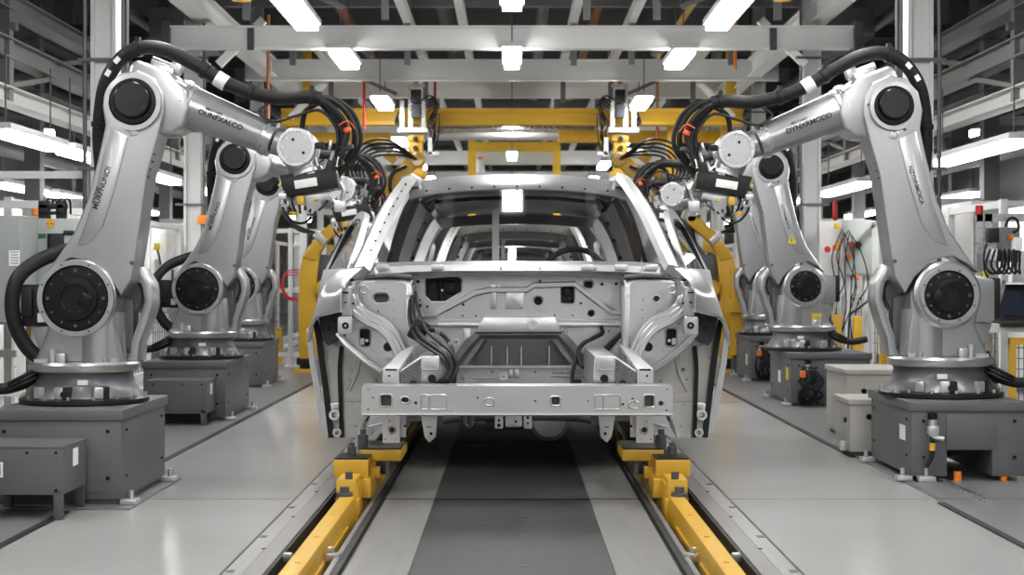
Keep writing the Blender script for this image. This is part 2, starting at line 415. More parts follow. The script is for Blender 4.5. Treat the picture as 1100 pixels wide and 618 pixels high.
for k, (x, y, z0, z1, mm, nm) in enumerate(((-2.35, 15.4, 2.5, 3.5, 'copper', 'leftmost rust coloured'), (-1.72, 18.6, 2.7, 3.4, 'red', 'red one left of the gantry'), (-.95, 19.7, 2.9, 3.5, 'red', 'red one over the gantry beam'), (1.75, 19.2, 2.65, 3.5, 'copper', 'rust coloured right'), (2.18, 15.6, 3.0, 3.6, 'orange', 'short orange right'))):
    tag(MB().tube([(x, y, z0), (x, y, z1)], .018, 8, smooth=False).build('hanging_pipe', mm), '%s vertical drop pipe under the roof' % nm, 'pipe')
for s in (-1, 1):
    for k, (y, z) in enumerate(((8.5, 3.5), (12, 3.5), (16.5, 3.5))):
        b = MB().box((s*3.35, y, z), (.5, 1.4, .3), None, .03); b.box((s*3.35, y-.5, z-.2), (.3, .2, .12))
        tag(b.build('air_duct', 'grey_steel'), 'grey box duct high up on the %s, %s' % ('left' if s < 0 else 'right', ['nearest', 'middle', 'farthest'][k]), 'duct')
    o = MB().lathe([(.0, 0), (.07, .01), (.09, .07), (.05, .14), (.02, .2)], (s*2.0, 11.8, 3.0), (0, 0, 1), 20).build('hanging_lamp', 'yellow')
    tag(o, 'round yellow warning lamp under the roof on the %s' % ('left' if s < 0 else 'right'), 'lamp')

# ------------------------------------------------------------------ lamps of the hall
def lamp(x, y0, y1, z, w, label, group, wires=True):
    t = thing('ceiling_light', label, 'light', (x, (y0+y1)/2, z), group)
    MB().span((x-w/2-.02, y0-.03, z+.012), (x+w/2+.02, y1+.03, z+.06), .01).build('housing', 'white_steel', t)
    MB().span((x-w/2, y0, z-.035), (x+w/2, y1, z+.012), .01).build('diffuser', 'lamp_glow', t)
    b = MB()
    for y in (y0+.15, y1-.15): b.tube([(x, y, z+.05), (x, y, z+.6)], .006, 6, smooth=False)
    b.build('hanger', 'dark_steel', t)
ordn = 'first second third fourth fifth sixth seventh eighth'.split()
for s, w in ((-1, 'left'), (1, 'right')):
    k = 0
    for y0, y1, lx in ((9.6, 12.5, 1.6), (13.8, 14.8, 1.5), (17.4, 18.4, 1.45), (22.4, 23.4, 1.6), (27, 28.4, 1.6), (31, 33, 1.6)):
        lamp(s*lx, y0, y1, 2.93, .17, '%s long tube light from the front in the overhead row on the %s' % (ordn[k], w), 'overhead lights above the line'); k += 1
    for y0, y1 in ((6.2, 8.6), (2.6, 5.0), (-1.2, 1.2), (-4.6, -2.2)):
        lamp(s*1.6, y0, y1, 2.93, .17, 'overhead tube light above and behind the camera', 'overhead lights outside the view')
    k = 0
    for y0, y1 in ((11.2, 12.6), (12.85, 14.0), (15.8, 17.0), (17.9, 19.2), (22, 23.6), (26, 28)) if s < 0 else ((11.3, 13.5), (16.3, 18.3), (19.5, 20.8), (23, 24.5), (27, 29)):
        lamp(s*3.6, y0, y1, 1.99 if s < 0 else 1.93, .15, '%s low hung tube light from the front beside the %s robots' % (ordn[k], w), 'low lights beside the robots'); k += 1
    k = 0
    for y0, y1 in ((17.0, 18.7), (19.1, 20.4), (23, 24.6)) if s < 0 else ((18.9, 20.4), (20.6, 22.2), (24, 26)):
        lamp(s*5.5, y0, y1, 1.97, .16, '%s tube light from the front in the far aisle on the %s' % (ordn[k], w), 'far aisle lights'); k += 1
    for y0, y1 in ((5, 7.0), (0, 2.2)):
        lamp(s*3.3, y0, y1, 2.6, .15, 'tube light over the aisle beside the camera, %s side' % w, 'aisle lights outside the view')
    for k, (x, y) in enumerate(((6.6, 22.5), (7.4, 26))):
        lamp(s*x, y, y+.7, 3.05, .2, 'small far light high among the steelwork on the %s, %s one' % (w, ['nearer', 'farther'][k]), 'high aisle lights')
for k, (y0, y1) in enumerate(((9.96, 11.6), (13.7, 14.8), (19.5, 20.6), (25, 26.2), (31, 32.2))):
    lamp(0, y0, y1, 2.93, .14, '%s short light from the front in the centre row' % ordn[k], 'centre row lights')
for y0, y1 in ((5.5, 7), (1, 2.5)): lamp(0, y0, y1, 3.1, .14, 'centre row light above the camera', 'centre lights outside the view')

# ================================================================== GREY ROBOTS
KR = 7.08/F                                  # metres per pixel of the front left robot
def make_robot(s, X, Y, zt, label, sc=1.0):
    rt = thing('welding_robot', label, 'robot', (X, Y, zt), 'grey welding robots')
    def q(px, py, y=0.0): return Vector((X+s*(px-91)*KR, Y+y, zt+(432-py)*KR))
    def pf(u, v, w): return q(u, v, w)
    def part(mb, n, m, p=rt, sm=35): return mb.build(n, m, p, sm)
    g = 1 if s > 0 else .78; ge = 1 if s > 0 else .88
    O = Vector((X, Y, zt)); up = (0, 0, 1); k = KR
    # -- base
    part(MB().lathe([(64*k, 0), (68*k, .006), (68*k, .022), (64*k, .03), (0.01, .03)], O, up, 48), 'base_flange', 'black_plastic')
    bc = part(MB().lathe([(62*k, .03), (58*k, .05), (53*k, .085), (51*k, .125), (52*k, .14)], O, up, 48), 'base_casting', 'robot_base')
    b = MB()
    for i in range(16):
        a = 2*math.pi*i/16; b.cyl(O+Vector((math.cos(a)*65*k, math.sin(a)*65*k, .026)), O+Vector((math.cos(a)*65*k, math.sin(a)*65*k, .04)), .008, seg=6)
    part(b, 'flange_bolt', 'machined')
    b = MB()
    for a in (-100, -62, -125): c = O+Vector((math.cos(R(a))*60*k, math.sin(R(a))*60*k, .055)); b.box(c, (.04, .03, .05), Matrix.Rotation(R(a+90), 3, 'Z'), .006)
    part(b, 'connector_block', 'zinc')
    b = MB()
    for a in (-92, -55): c = O+Vector((math.cos(R(a))*59*k, math.sin(R(a))*59*k, .052)); b.box(c, (.035, .03, .06), Matrix.Rotation(R(a+90), 3, 'Z'), .004)
    b.cyl(O+Vector((-.02, -62*k, .05)), O+Vector((-.02, -63.5*k, .05)), .016, seg=12)
    part(b, 'cable_socket', 'black_plastic')
    part(MB().box(O+Vector((.05*s, -53.5*k, .1)), (.045, .004, .022)), 'rating_plate', 'white_label', bc)
    part(MB().lathe([(50*k, .138), (57*k, .142), (58*k, .15), (58*k, .172), (56*k, .182), (40*k, .184)], O, up, 48), 'turntable_ring', 'robot_silver')
    # -- carousel: trunk, shoulder drum and rear bearing fork
    body = [(46, 389), (60, 352), (56, 322), (64, 296), (91, 284), (120, 292), (132, 316), (131, 345), (138, 389)]
    b = MB().prism(body, pf, -.135, .13, .022, 3)
    b.cyl(q(111, 389, -.04), q(111, 335, -.04), 27*k, seg=32)
    b.cyl(q(93, 320, -.165), q(93, 320, .10), (41 if s > 0 else 37)*k, seg=40, bev=.012)
    tr = part(b, 'carousel', 'robot_silver')
    part(MB().ring(q(93, 320, -.185), q(93, 320, -.15), 40*k*g, 34.8*k*g, 44), 'shoulder_ring', 'robot_silver')
    c = MB().lathe([(35*k*g, 0), (35*k*g, .012), (33*k*g, .02), (24*k*g, .022), (23*k*g, .034), (15*k*g, .036), (14*k*g, .03), (.001, .03)], q(93, 320, -.155), (0, -1, 0), 44)
    cb_ = MB()
    for i in range(12):
        a = 2*math.pi*i/12; cb_.cyl(q(93+29*g*math.cos(a), 320+29*g*math.sin(a), -.172), q(93+29*g*math.cos(a), 320+29*g*math.sin(a), -.183), .005 if i % 3 else .008, seg=6)
    c.box(q(89, 305, -.19), (.055, .02, .015), None, .004); c.box(q(104, 322, -.19), (.05, .02, .06), Matrix.Rotation(.5, 3, 'Y'), .005)
    cap = part(c, 'shoulder_cap', 'black_cap'); part(cb_, 'cap_bolt', 'dark_steel', cap)
    b = MB()
    for i in range(8): a = 2*math.pi*(i+.5)/8; b.cyl(q(93+37.4*g*math.cos(a), 320+37.4*g*math.sin(a), -.18), q(93+37.4*g*math.cos(a), 320+37.4*g*math.sin(a), -.188), .005, seg=6)
    part(b, 'ring_bolt', 'dark_steel')
    fork = [(140, 282), (153, 287), (163, 305), (165, 326), (158, 350), (151, 368), (149, 388), (134, 388), (140, 382), (142, 366), (149, 346), (156, 324), (153, 306), (144, 297)]
    part(MB().prism(fork, pf, -.02, .15, .014, 2), 'bearing_bracket', 'robot_silver')
    b = MB().cyl(q(128, 318, .0), q(128, 318, .13), 24*k, seg=28); b.box(q(133, 350, .03), (.10, .1, .24), None, .02)
    part(b, 'bearing_gap_fill', 'dark_steel')  # dark box added behind the fork so its gap stays dark
    b = MB().box(q(46, 328, .02), (.15, .17, .185), None, .012); b.box(q(34, 324, -.07), (.05, .02, .13), None, .006); b.box(q(50, 345, -.07), (.03, .02, .03)); b.box(q(52, 338, -.07), (.012, .03, .012))
    if s < 0:
        b = MB().box(q(34, 324, .02), (.05, .17, .19), None, .01); part(MB().prism([(88, 294), (62, 298), (37, 303), (37, 349), (74, 352), (90, 350)], pf, -.10, .12, .012), 'motor_cover', 'robot_silver')
    mo = part(b, 'shoulder_motor', 'black_plastic')
    part(MB().box(q(50, 341, -.083), (.03, .004, .04)), 'motor_tag', 'white_label', mo)
    part(MB().prism([(36, 352), (70, 346), (64, 372), (52, 389), (44, 372)], pf, -.05, .1, .01), 'motor_mount', 'robot_silver')
    b = MB().cyl(q(67, 389, -.15), q(67, 374, -.15), .018, seg=14); b.box(q(76, 384, -.155), (.04, .02, .05), None, .004); b.box(q(55, 386, -.14), (.06, .03, .015)); b.cyl(q(122, 389, -.15), q(122, 382, -.15), .006, seg=8); b.box(q(131, 386, -.13), (.03, .02, .02))
    part(b, 'hard_stop', 'zinc')
    # -- lower arm
    arm = [(58, 296), (75, 272), (90, 250), (104, 214), (115, 170), (122, 138), (119, 118), (124, 98), (138, 83), (156, 80), (174, 88), (183, 104), (184, 122), (177, 152), (166, 190), (161, 226), (156, 262), (150, 300), (138, 318), (128, 300), (110, 282), (86, 277), (70, 286)]
    la = part(MB().prism(arm, pf, -.145, .05, .035, 4), 'lower_arm', 'robot_silver')
    part(MB().prism([(127, 140), (146, 150), (134, 200), (120, 244), (106, 262), (92, 266), (108, 222), (118, 178)], pf, -.150, -.14, .006, 2), 'arm_cover', 'robot_silver', la)
    part(MB().ring(q(152, 114, -.172), q(152, 114, -.13), 30*k*ge, 25*k*ge, 40), 'elbow_ring', 'robot_silver')
    c = MB().lathe([(26*k*ge, 0), (26*k*ge, .014), (24.5*k*ge, .02), (20*k*ge, .021), (19*k*ge, .045), (17.5*k*ge, .05), (.001, .05)], q(152, 112, -.145), (0, -1, 0), 40)
    for i in range(10):
        a = 2*math.pi*(i+.3)/10; c.cyl(q(152+22*ge*math.cos(a), 112+22*ge*math.sin(a), -.16), q(152+22*ge*math.cos(a), 112+22*ge*math.sin(a), -.17), .005, seg=6)
    part(c, 'elbow_cap', 'black_cap')
    part(MB().box(q(151, 145, -.149), (.035, .006, .035), Matrix.Rotation(R(-12)*s, 3, 'Y'), .003), 'arm_label', 'zinc', la)
    b = MB()
    for i in range(4): b.cyl(q(173-2*i, 168+8*i, -.12), q(173-2*i, 168+8*i, -.135), .005, seg=8)
    b.cyl(q(139, 139, -.14), q(139, 139, -.15), .007, seg=8); b.cyl(q(178, 112, -.14), q(178, 112, -.16), .007, seg=8); b.cyl(q(150, 283, -.13), q(150, 283, -.15), .01, seg=8)
    part(b, 'arm_bolt', 'dark_steel', la)
    # -- elbow housing and forearm
    hs = [(140, 96), (146, 72), (153, 67), (190, 81), (204, 96), (208, 118), (203, 138), (190, 146), (160, 148), (142, 126)]
    eh = part(MB().prism(hs, pf, -.11, .12, .02, 3), 'elbow_housing', 'robot_silver')
    b = MB(); c0, c1 = q(192, 110), q(303, 154)
    d = (c1-c0).normalized()
    b.lathe([(22*k, -.03), (26*k, 0), (26*k, .035), (24*k, .04), (24*k, .06), (22.5*k, .066), (18*k, .40), (17.2*k, .44)], c0, d, 40)
    fa = part(b, 'forearm', 'robot_silver')
    b = MB().lathe([(17*k, .40), (19.5*k, .405), (19.5*k, .45), (17*k, .455)], c0, d, 36); b.lathe([(25*k, .012), (26.8*k, .015), (26.8*k, .03), (25*k, .033)], c0, d, 36)
    for i in range(12):
        a = 2*math.pi*i/12; e1 = d.orthogonal().normalized(); e2 = d.cross(e1)
        p = c0+d*.425+(e1*math.cos(a)+e2*math.sin(a))*19*k; b.cyl(p, p+(p-c0-d*.425).normalized()*.008, .005, seg=6)
    part(b, 'forearm_collar', 'machined', fa)
    b = MB().box(q(178, 78), (.10, .14, .05), Matrix.Rotation(R(18)*s, 3, 'Y'), .008); b.box(q(192, 74, -.03), (.05, .05, .05), Matrix.Rotation(R(18)*s, 3, 'Y'), .006)
    b.cyl(q(166, 66, -.04), q(186, 74, -.04), .018, seg=12); b.cyl(q(195, 90, -.1), q(206, 96, -.1), .012, seg=10); b.box(q(204, 92, -.05), (.04, .05, .03), None, .005)
    part(b, 'hose_bracket', 'zinc')
    # -- wrist
    wr = part(MB().cyl(q(296, 151), q(322, 161), 15.5*k, 14*k, 28).cyl(q(321, 160, -.095), q(321, 160, .09), 21*k, seg=36, bev=.012).cyl(q(321, 165), q(329, 190), 18*k, 16*k, 28), 'wrist', 'robot_silver')
    b = MB().ring(q(321, 160, -.102), q(321, 160, -.09), 20*k, 17*k, 32)
    for i in range(8): a = 2*math.pi*i/8; b.cyl(q(321+14*math.cos(a), 160+14*math.sin(a), -.094), q(321+14*math.cos(a), 160+14*math.sin(a), -.1), .005, seg=6)
    b.lathe([(17*k, 0), (20*k, .002), (20*k, .016), (17*k, .018)], q(327, 184), q(331, 196)-q(327, 184), 30)
    part(b, 'wrist_plate', 'machined', wr)
    b = MB()
    for u, v in ((318, 152), (329, 166)): b.cyl(q(u, v, -.094), q(u, v, -.1), .007, seg=8)
    part(b, 'wrist_screw', 'black_cap', wr)
    # -- tool head
    rot = Matrix.Rotation(R(9)*-s, 3, 'Y'); 
    tl = part(MB().box(q(335, 198), (60*k, .15, 20*k), rot, .01).box(q(318, 190, -.04), (30*k, .06, 6*k), rot, .005).box(q(350, 188, -.03), (16*k, .06, 9*k), rot, .006), 'tool_changer', 'black_plastic')
    part(MB().box(q(331, 198, -.078), (24*k, .006, 9*k), rot, .002), 'tool_label', 'white_label', tl)
    b = MB()
    for u, v in ((362, 186), (362, 203), (303, 200), (306, 211), (340, 215)): b.box(q(u, v, -.055), (3.6*k, .03, 3.6*k), rot, .004)
    part(b, 'yellow_clip', 'yellow_clip')
    b = MB()
    for u, v, w in ((308, 214, -.05), (314, 212, .0), (362, 212, .05), (306, 206, -.07)): b.cyl(q(u, v, w), q(u-1, v+14, w), .012, seg=10); b.box(q(u, v+6, w), (.035, .03, .025), None, .003)
    b.tube([q(366, 196, -.03), q(370, 206, -.03), q(364, 222, -.03)], .007, 6); b.box(q(366, 222, -.03), (.05, .04, .05), None, .006)
    part(b, 'gripper_pin', 'zinc')
    gf = part(MB().prism([(316, 210), (354, 204), (356, 213), (346, 216), (344, 228), (330, 230), (328, 220), (318, 220)], pf, -.03, .04, .006), 'gripper_frame', 'zinc')
    part(MB().box(q(325, 216, -.05), (.03, .04, .04), None, .006).cyl(q(316, 228, -.04), q(316, 232, -.04), .018, seg=12), 'yellow_stop', 'yellow', gf)
    b = MB()
    for j in range(7): b.tube([q(310+6*j, 208-j, -.05+.01*j), q(308+7*j, 216, -.07+.02*j), q(314+5*j, 226+2*(j % 3), -.04)], .005, 6)
    part(b, 'air_line', 'rubber', gf)
    part(MB().tube([q(304, 210, -.05), q(307, 226, -.06), q(316, 238, -.05), q(327, 240, -.03), q(334, 234, 0)], .006, 6), 'sensor_cable', 'rubber')
    # -- hoses
    hp = [(112, 262, .06), (110, 230, .06), (107, 190, .05), (105, 150, .03), (109, 112, 0), (118, 84, -.03), (136, 62, -.05), (158, 53, -.06), (182, 56, -.06), (210, 70, -.05), (238, 87, -.04), (266, 99, -.03), (300, 106, -.02), (330, 104.5, -.02), (346, 107, -.02)]
    hose = part(MB().tube([q(*p) for p in hp], 7.6*k, 16, 7), 'dress_hose', 'rubber')
    b = MB(); pts = cat([q(*p) for p in hp], 7)
    for i in (24, 47, 66, 78, 93):
        t = (pts[i+1]-pts[i]).normalized(); b.lathe([(7.4*k, -.012), (9.2*k, -.01), (9.2*k, .01), (7.4*k, .012)], pts[i], t, 18)
        b.box(pts[i]+Vector((0, 0, 9.5*k)), (.02, .03, .022))
    part(b, 'hose_clamp', 'black_plastic', hose)
    t = (pts[69]-pts[67]).normalized(); 
    part(MB().lathe([(8.2*k, 0), (8.6*k, .002), (8.6*k, .05), (8.2*k, .052)], pts[69], t, 18), 'hose_sleeve', 'white_label', hose)
    b = MB()
    for i in (36, 40):
        t = (pts[i+1]-pts[i]).normalized(); sd = t.cross(Vector((0, 1, 0))); b.box(pts[i]+Vector((0, -7.7*k, 0)), (.03, .004, .022), Matrix((t, Vector((0, 1, 0)), sd)).transposed())
    part(b, 'hose_sticker', 'white_label', hose)
    b = MB()
    for dx, dy, dd, rr, wv in ((-5, 1, -.01, 4.0, 0), (4, -3, .03, 3.2, 5), (0, 3, -.045, 3.0, -3), (9, -5, .05, 2.6, 8), (-9, 5, .02, 3.0, -6)):
        b.tube([q(342, 106+dy*.6, dd*.5-.01), q(355+dx*.6, 111+dy, dd), q(369+dx, 125+dy, dd), q(375+dx+wv*.3, 143, dd), q(372+dx*.7+wv*.6, 160, dd), q(364+dx*.6, 178, dd), q(355+dx*.6, 194, dd*.5)], rr*k, 8)
    b.tube([q(290, 112, -.04), q(280, 122, -.05), q(296, 132, -.06), q(320, 126, -.06), q(345, 120, -.05), q(362, 138, -.05), q(364, 158, -.05)], 1.6*k, 6)
    b.tube([q(340, 110, .04), q(326, 120, .05), q(322, 145, .06)], 3*k, 8)
    part(b, 'tool_cable', 'rubber')
    b = MB()
    for u, v, w in ((362, 177, -.02), (372, 160, -.02)): b.lathe([(7*k, -.010), (9*k, -.008), (9*k, .008), (7*k, .010)], q(u, v, w), (.3*s, 0, -1), 14)
    b.box(q(356, 182, -.02), (.05, .07, .1), Matrix.Rotation(R(25)*s, 3, 'Y'), .008); b.box(q(346, 158, -.08), (.035, .03, .03), None, .005)
    part(b, 'cable_coupling', 'black_plastic')
    b = MB().ring(q(374, 139, -.07), q(376, 143, -.07), 4.2*k, 3.4*k, 16); b.tube([q(366, 136, -.07), q(376, 132, -.08), q(383, 140, -.07)], .8*k, 6)
    part(b, 'red_tie', 'orange_red')
    b = MB()
    for u, v in ((360, 163), (366, 170), (352, 172), (358, 152)): b.cyl(q(u, v, -.05), q(u-3, v+10, -.05), .008, seg=8)
    part(b, 'steel_fitting', 'zinc')
    if s > 0: part(MB().tube([q(92, 264, .08), q(66, 270, .04), q(40, 282, -.02), q(24, 300, -.07), q(19, 326, -.08), q(23, 352, -.07), q(34, 374, -.05), q(46, 384, -.04)], 8*k, 16, 7), 'supply_hose', 'rubber')
    else:
        b = MB()
        for j in range(4): b.tube([q(98, 240, .07+.02*j), q(88-2*j, 262, .09), q(72-3*j, 276+2*j, .08), q(66-2*j, 292, .06)], 2.6*k, 8)
        part(b, 'supply_hose', 'rubber'); part(MB().box(q(66, 284, .02), (.03, .03, .03), None, .005), 'red_plug', 'red')
    b = MB().tube([q(46, 384, -.06), q(42, 404, -.1), q(30, 412, -.12), q(10, 416, -.12), q(-16, 412, -.1)], 6*k, 12)
    for j in range(3): b.tube([q(52, 392+5*j, -.12), q(36, 402+4*j, -.16), q(20, 410+3*j, -.15)], 1.8*k, 6)
    part(b, 'floor_cable', 'rubber')
    # -- lettering
    def lab(cx, cy, ang, yv):
        ca, sa = math.cos(R(ang)), math.sin(R(ang)); c = q(cx, cy, yv)
        return lambda u, v, w: c+Vector((u*ca-v*sa, -w-.002, u*sa+v*ca))
    b = MB().text('OUNFXALCO' if s > 0 else 'DYNXRMODD', 8.2*k, lab(241, 131, -21*s, -22*k)); b.text('MBUTVARS', 3.8*k, lab(234 if s > 0 else 252, 122 if s > 0 else 128.5, -21*s, -21.5*k))
    part(b, 'forearm_lettering', 'ink', fa)
    b = MB()
    if s > 0: b.text('MURFNUNOI', 8*k, lab(119, 204, 72, -.151)); b.text('SOUTRNER', 3.6*k, lab(112, 211, 72, -.151))
    else: b.text('NZYHNMOICA', 6.5*k, lab(127, 200, -72, -.151))
    part(b, 'arm_lettering', 'ink', la)
    return rt
r1 = make_robot(1, -1.895, 7.08, .405, 'big silver robot arm lettered OUNFXALCO, standing beside the cabinet with a screen')
r4 = make_robot(-1, 2.105, 7.85, .378, 'big silver robot arm lettered DYNXRMODD, standing on the pedestal with an opening')
r4.scale = (1.07,)*3
def put(src, X, Y, zt, sc, label):
    r = copy_tree(src); r.location = (X, Y, zt); r.scale = (sc,)*3; r['label'] = label; return r
r2 = put(r1, -2.16, 11.1, .40, 1.045, 'silver robot arm standing behind the small grey legged box, middle one of its row')
r3 = put(r1, -2.43, 14.3, .40, 1.06, 'smallest silver robot arm in the row behind the OUNFXALCO robot')
r5 = put(r4, 2.245, 12.35, .40, 1.07, 'silver robot arm with a yellow warning triangle on its lower arm')
r6 = put(r4, 2.45, 15.2, .42, 1.07, 'silver robot arm standing just beyond the robot with the yellow triangle')
# details only the second right robot carries
def onr(r, s, px, py, y): return Vector((s*(px-91)*KR, y, (432-py)*KR))+wloc(r)
b = MB().prism([(-.035, 0), (.035, 0), (0, .062)], lambda u, v, w: onr(r5, -1, 116, 246, -.153)+Vector((u, w, v)), 0, -.002)
w_ = b.build('warning_sticker', 'yellow_clip', r5); w_['label'] = 'yellow triangular warning sticker'
MB().box(onr(r5, -1, 116, 246, -.157)+Vector((0, 0, .024)), (.007, .002, .025)).build('warning_mark', 'ink', w_)
MB().box(onr(r5, -1, 72, 375, -.14), (.075, .004, .07)).build('yellow_note', 'yellow_clip', r5)

# ------------------------------------------------------------------ pedestals
def pedestal(x0, x1, y0, y1, z, label, opening=False, valve=0):
    t = thing('robot_pedestal', label, 'pedestal', ((x0+x1)/2, (y0+y1)/2, 0), 'robot pedestals')
    s = -1 if x0 < 0 else 1; b = MB()
    if opening:
        xa, xb = x0+.165, x1-.155
        b.prism([(x0, .03), (xa, .03), (xa, .15), (xb, .15), (xb, .03), (x1, .03), (x1, z-.045), (x0, z-.045)], lambda u, v, w: Vector((u, w, v)), y0, y1-.06, .003)
        b.span((x0+.004, y1-.06, .03), (x1-.004, y1, z-.047))
    else: b.span((x0, y0, .03), (x1, y1, z-.045), .004)
    b.span((x0+.02, y0+.02, 0.005), (x1-.02, y1-.02, .03)) if not opening else None
    b.build('cabinet_body', 'pedestal', t)
    MB().span((x0-.012, y0-.012, z-.045), (x1+.012, y1+.012, z), .005).build('top_plate', 'pedestal', t)
    xe = x1 if s < 0 else x0
    b = MB()
    if opening: b.span((x0+.16, y0-.008, .155), (x1-.14, y0, z-.06), .003)
    else: b.span((x0+.04, y0-.006, .06), (x1-.04, y0, z-.07), .003)
    b.build('front_panel', 'pedestal', t)
    b = MB()
    for u in (.1, .9):
        for v in (.12, z-.09): b.cyl((x0+(x1-x0)*u, y0-.006, v), (x0+(x1-x0)*u, y0-.014, v), .008, seg=8); b.cyl((xe, y0+(y1-y0)*u, v), (xe-s*.006, y0+(y1-y0)*u, v), .006, seg=8)
    b.build('panel_screw', 'black_cap', t)
    b = MB()
    for y in (y0+.03, y1-.05): b.box((xe-s*.03, y, .02), (.07, .07, .022), None, .004); b.cyl((xe-s*.035, y, .03), (xe-s*.035, y, .065), .012, seg=8)
    if opening: b.box((xe+.06, y0-.03, .022), (.08, .06, .024), None, .004); b.cyl((xe+.06, y0-.03, .03), (xe+.06, y0-.03, .07), .008, seg=8)
    b.build('floor_anchor', 'zinc', t)
    if valve:
        vx = x0+valve; b = MB().cyl((vx, y0-.03, z-.08), (vx, y0-.03, z-.16), .02, seg=14).box((vx, y0-.03, z-.13), (.05, .05, .04), None, .006).cyl((vx, y0-.03, z-.16), (vx+.05, y0-.04, z-.17), .012, seg=10)
        v_ = b.build('air_valve', 'zinc', t)
        MB().cyl((vx, y0-.03, z-.05), (vx, y0-.03, z-.08), .022, seg=14).build('valve_knob', 'black_cap', v_)
        MB().tube([(vx, y0-.03, z-.17), (vx-.005, y0-.035, z-.25), (vx-.03, y0-.03, .08)], .011, 8).build('air_hose', 'rubber', v_)
        MB().cyl((vx-.0, y0-.032, z-.19), (vx-.002, y0-.034, z-.225), .015, seg=10).build('hose_fitting', 'yellow', v_)
    return t
p1 = pedestal(-2.17, -1.63, 6.66, 7.50, .405, 'dark grey pedestal under the big robot beside the cabinet with a screen')
p4 = pedestal(1.865, 2.395, 7.45, 8.30, .378, 'dark grey pedestal with an open slot at its foot and a small air valve', True, .09)
p2 = pedestal(-2.46, -1.91, 10.65, 11.6, .40, 'dark grey pedestal with the small grey legged box standing before it')
p3 = pedestal(-2.72, -2.16, 13.85, 14.75, .40, 'dark grey pedestal under the smallest robot of the row by the screen cabinet')
p5 = pedestal(2.07, 2.66, 11.85, 12.8, .40, 'dark grey pedestal with a yellow sticker on its side and a tangle of hoses', False, .12)
p6 = pedestal(2.20, 2.75, 14.75, 15.65, .42, 'dark grey pedestal with hoses, just beyond the pedestal with the yellow sticker', False, .1)
MB().box((1.863, 7.62, .22), (.004, .10, .07)).build('paper_label', 'white_label', p4)
b = MB()
for x in (2.085, 2.30): b.cyl((x, 7.47, .005), (x, 7.47, .05), .018, seg=10)
b.build('orange_fitting', 'orange', p4)
for y, z, m, n in ((12.0, .24, 'yellow_clip', 'yellow_sticker'), (12.35, .2, 'white_label', 'paper_label')): MB().box((2.068, y, z), (.004, .1, .09)).build(n, m, p5)
MB().box((2.198, 14.95, .2), (.004, .08, .1)).build('paper_label', 'white_label', p6)
# tangle of valves and hoses on the two rear right pedestals
for t, x, y, z in ((p5, 2.2, 11.80, .40), (p6, 2.33, 14.7, .42)):
    b = MB()
    for i in range(7): b.tube([(x+random.uniform(-.06, .06), y, z-.1), (x+random.uniform(-.1, .1), y-.06, z-.2), (x+random.uniform(-.1, .12), y-.05, .1), (x+random.uniform(-.08, .1), y+.02, .03)], .010, 6)
    b.box((x, y-.01, z-.17), (.1, .06, .1), None, .01)
    b.build('hose_bundle', 'rubber', t)
    MB().box((x-.06, y-.05, z-.15), (.04, .04, .05), None, .006).build('orange_valve', 'orange', t)

# small boxes beside the pedestals
def legbox(x0, x1, y0, y1, z0, z1, label, port=False):
    t = thing('junction_box', label, 'box', ((x0+x1)/2, (y0+y1)/2, 0))
    MB().span((x0, y0, z0), (x1, y1, z1), .005).build('case', 'pedestal', t)
    MB().span((x0-.004, y0-.004, z1), (x1+.004, y1+.004, z1+.006), .002).build('lid', 'pedestal', t)
    for x in (x0+.02, x1-.04):
        for y in (y0, y1-.03): MB().span((x, y, 0), (x+.035, y+.03, z0+.02), .003).build('leg', 'dark_steel', t)
    b = MB()
    for u, v in ((.12, .9), (.6, .9), (.92, .9), (.92, .1), (.12, .1)): b.cyl((x0+(x1-x0)*u, y0, z0+(z1-z0)*v), (x0+(x1-x0)*u, y0-.006, z0+(z1-z0)*v), .006, seg=8)
    b.build('screw', 'black_cap', t)
    MB().box((x1+.001, (y0+y1)/2, z0+(z1-z0)*.72), (.004, .07, .07)).build('paper_label', 'white_label', t)
    if port:
        p = MB().ring((x0+.09, y0-.004, z0+.1), (x0+.09, y0-.012, z0+.1), .042, .03, 4).build('port_frame', 'white_label', t)
        MB().cyl((x0+.09, y0, z0+.1), (x0+.09, y0-.01, z0+.1), .026, seg=16).build('port', 'black_cap', p)
        MB().tube([(x0+.09, y0, z0+.1), (x0+.06, y0-.04, z0+.1), (x0-.04, y0-.07, z0+.09)], .012, 8).build('cable', 'grey_steel', t)
    return t
legbox(-2.12, -1.765, 6.28, 6.62, .1, .285, 'grey junction box on short legs with a framed cable port', True)
legbox(-2.36, -1.97, 10.3, 10.60, .08, .29, 'small grey box on legs with no port, before a robot pedestal')
def cab(x0, x1, y0, y1, z, label):
    t = thing('small_cabinet', label, 'cabinet', ((x0+x1)/2, (y0+y1)/2, 0))
    MB().span((x0, y0, .03), (x1, y1, z-.03), .004).build('body', 'cream', t)
    MB().span((x0-.01, y0-.01, z-.03), (x1+.01, y1+.01, z), .004).build('top', 'cream', t)
    MB().span((x0+.02, y0+.02, 0), (x1-.02, y1-.02, .03)).build('plinth', 'dark_steel', t)
    MB().cyl((x0, y0+.1, z*.62), (x0-.012, y0+.1, z*.62), .014, seg=10).build('lock', 'black_cap', t)
    MB().cyl((x0+.1, y0, z*.7), (x0+.1, y0-.01, z*.7), .016, seg=10).build('lock', 'black_cap', t)
    MB().box((x0-.012, y0+.12, .05), (.03, .06, .05), None, .005).build('anchor', 'zinc', t)
cab(1.96, 2.35, 9.35, 9.95, .42, 'taller of the two small pale cabinets standing between the pedestals')
cab(1.80, 1.99, 8.5, 8.9, .31, 'lower of the two small pale cabinets standing between the pedestals')

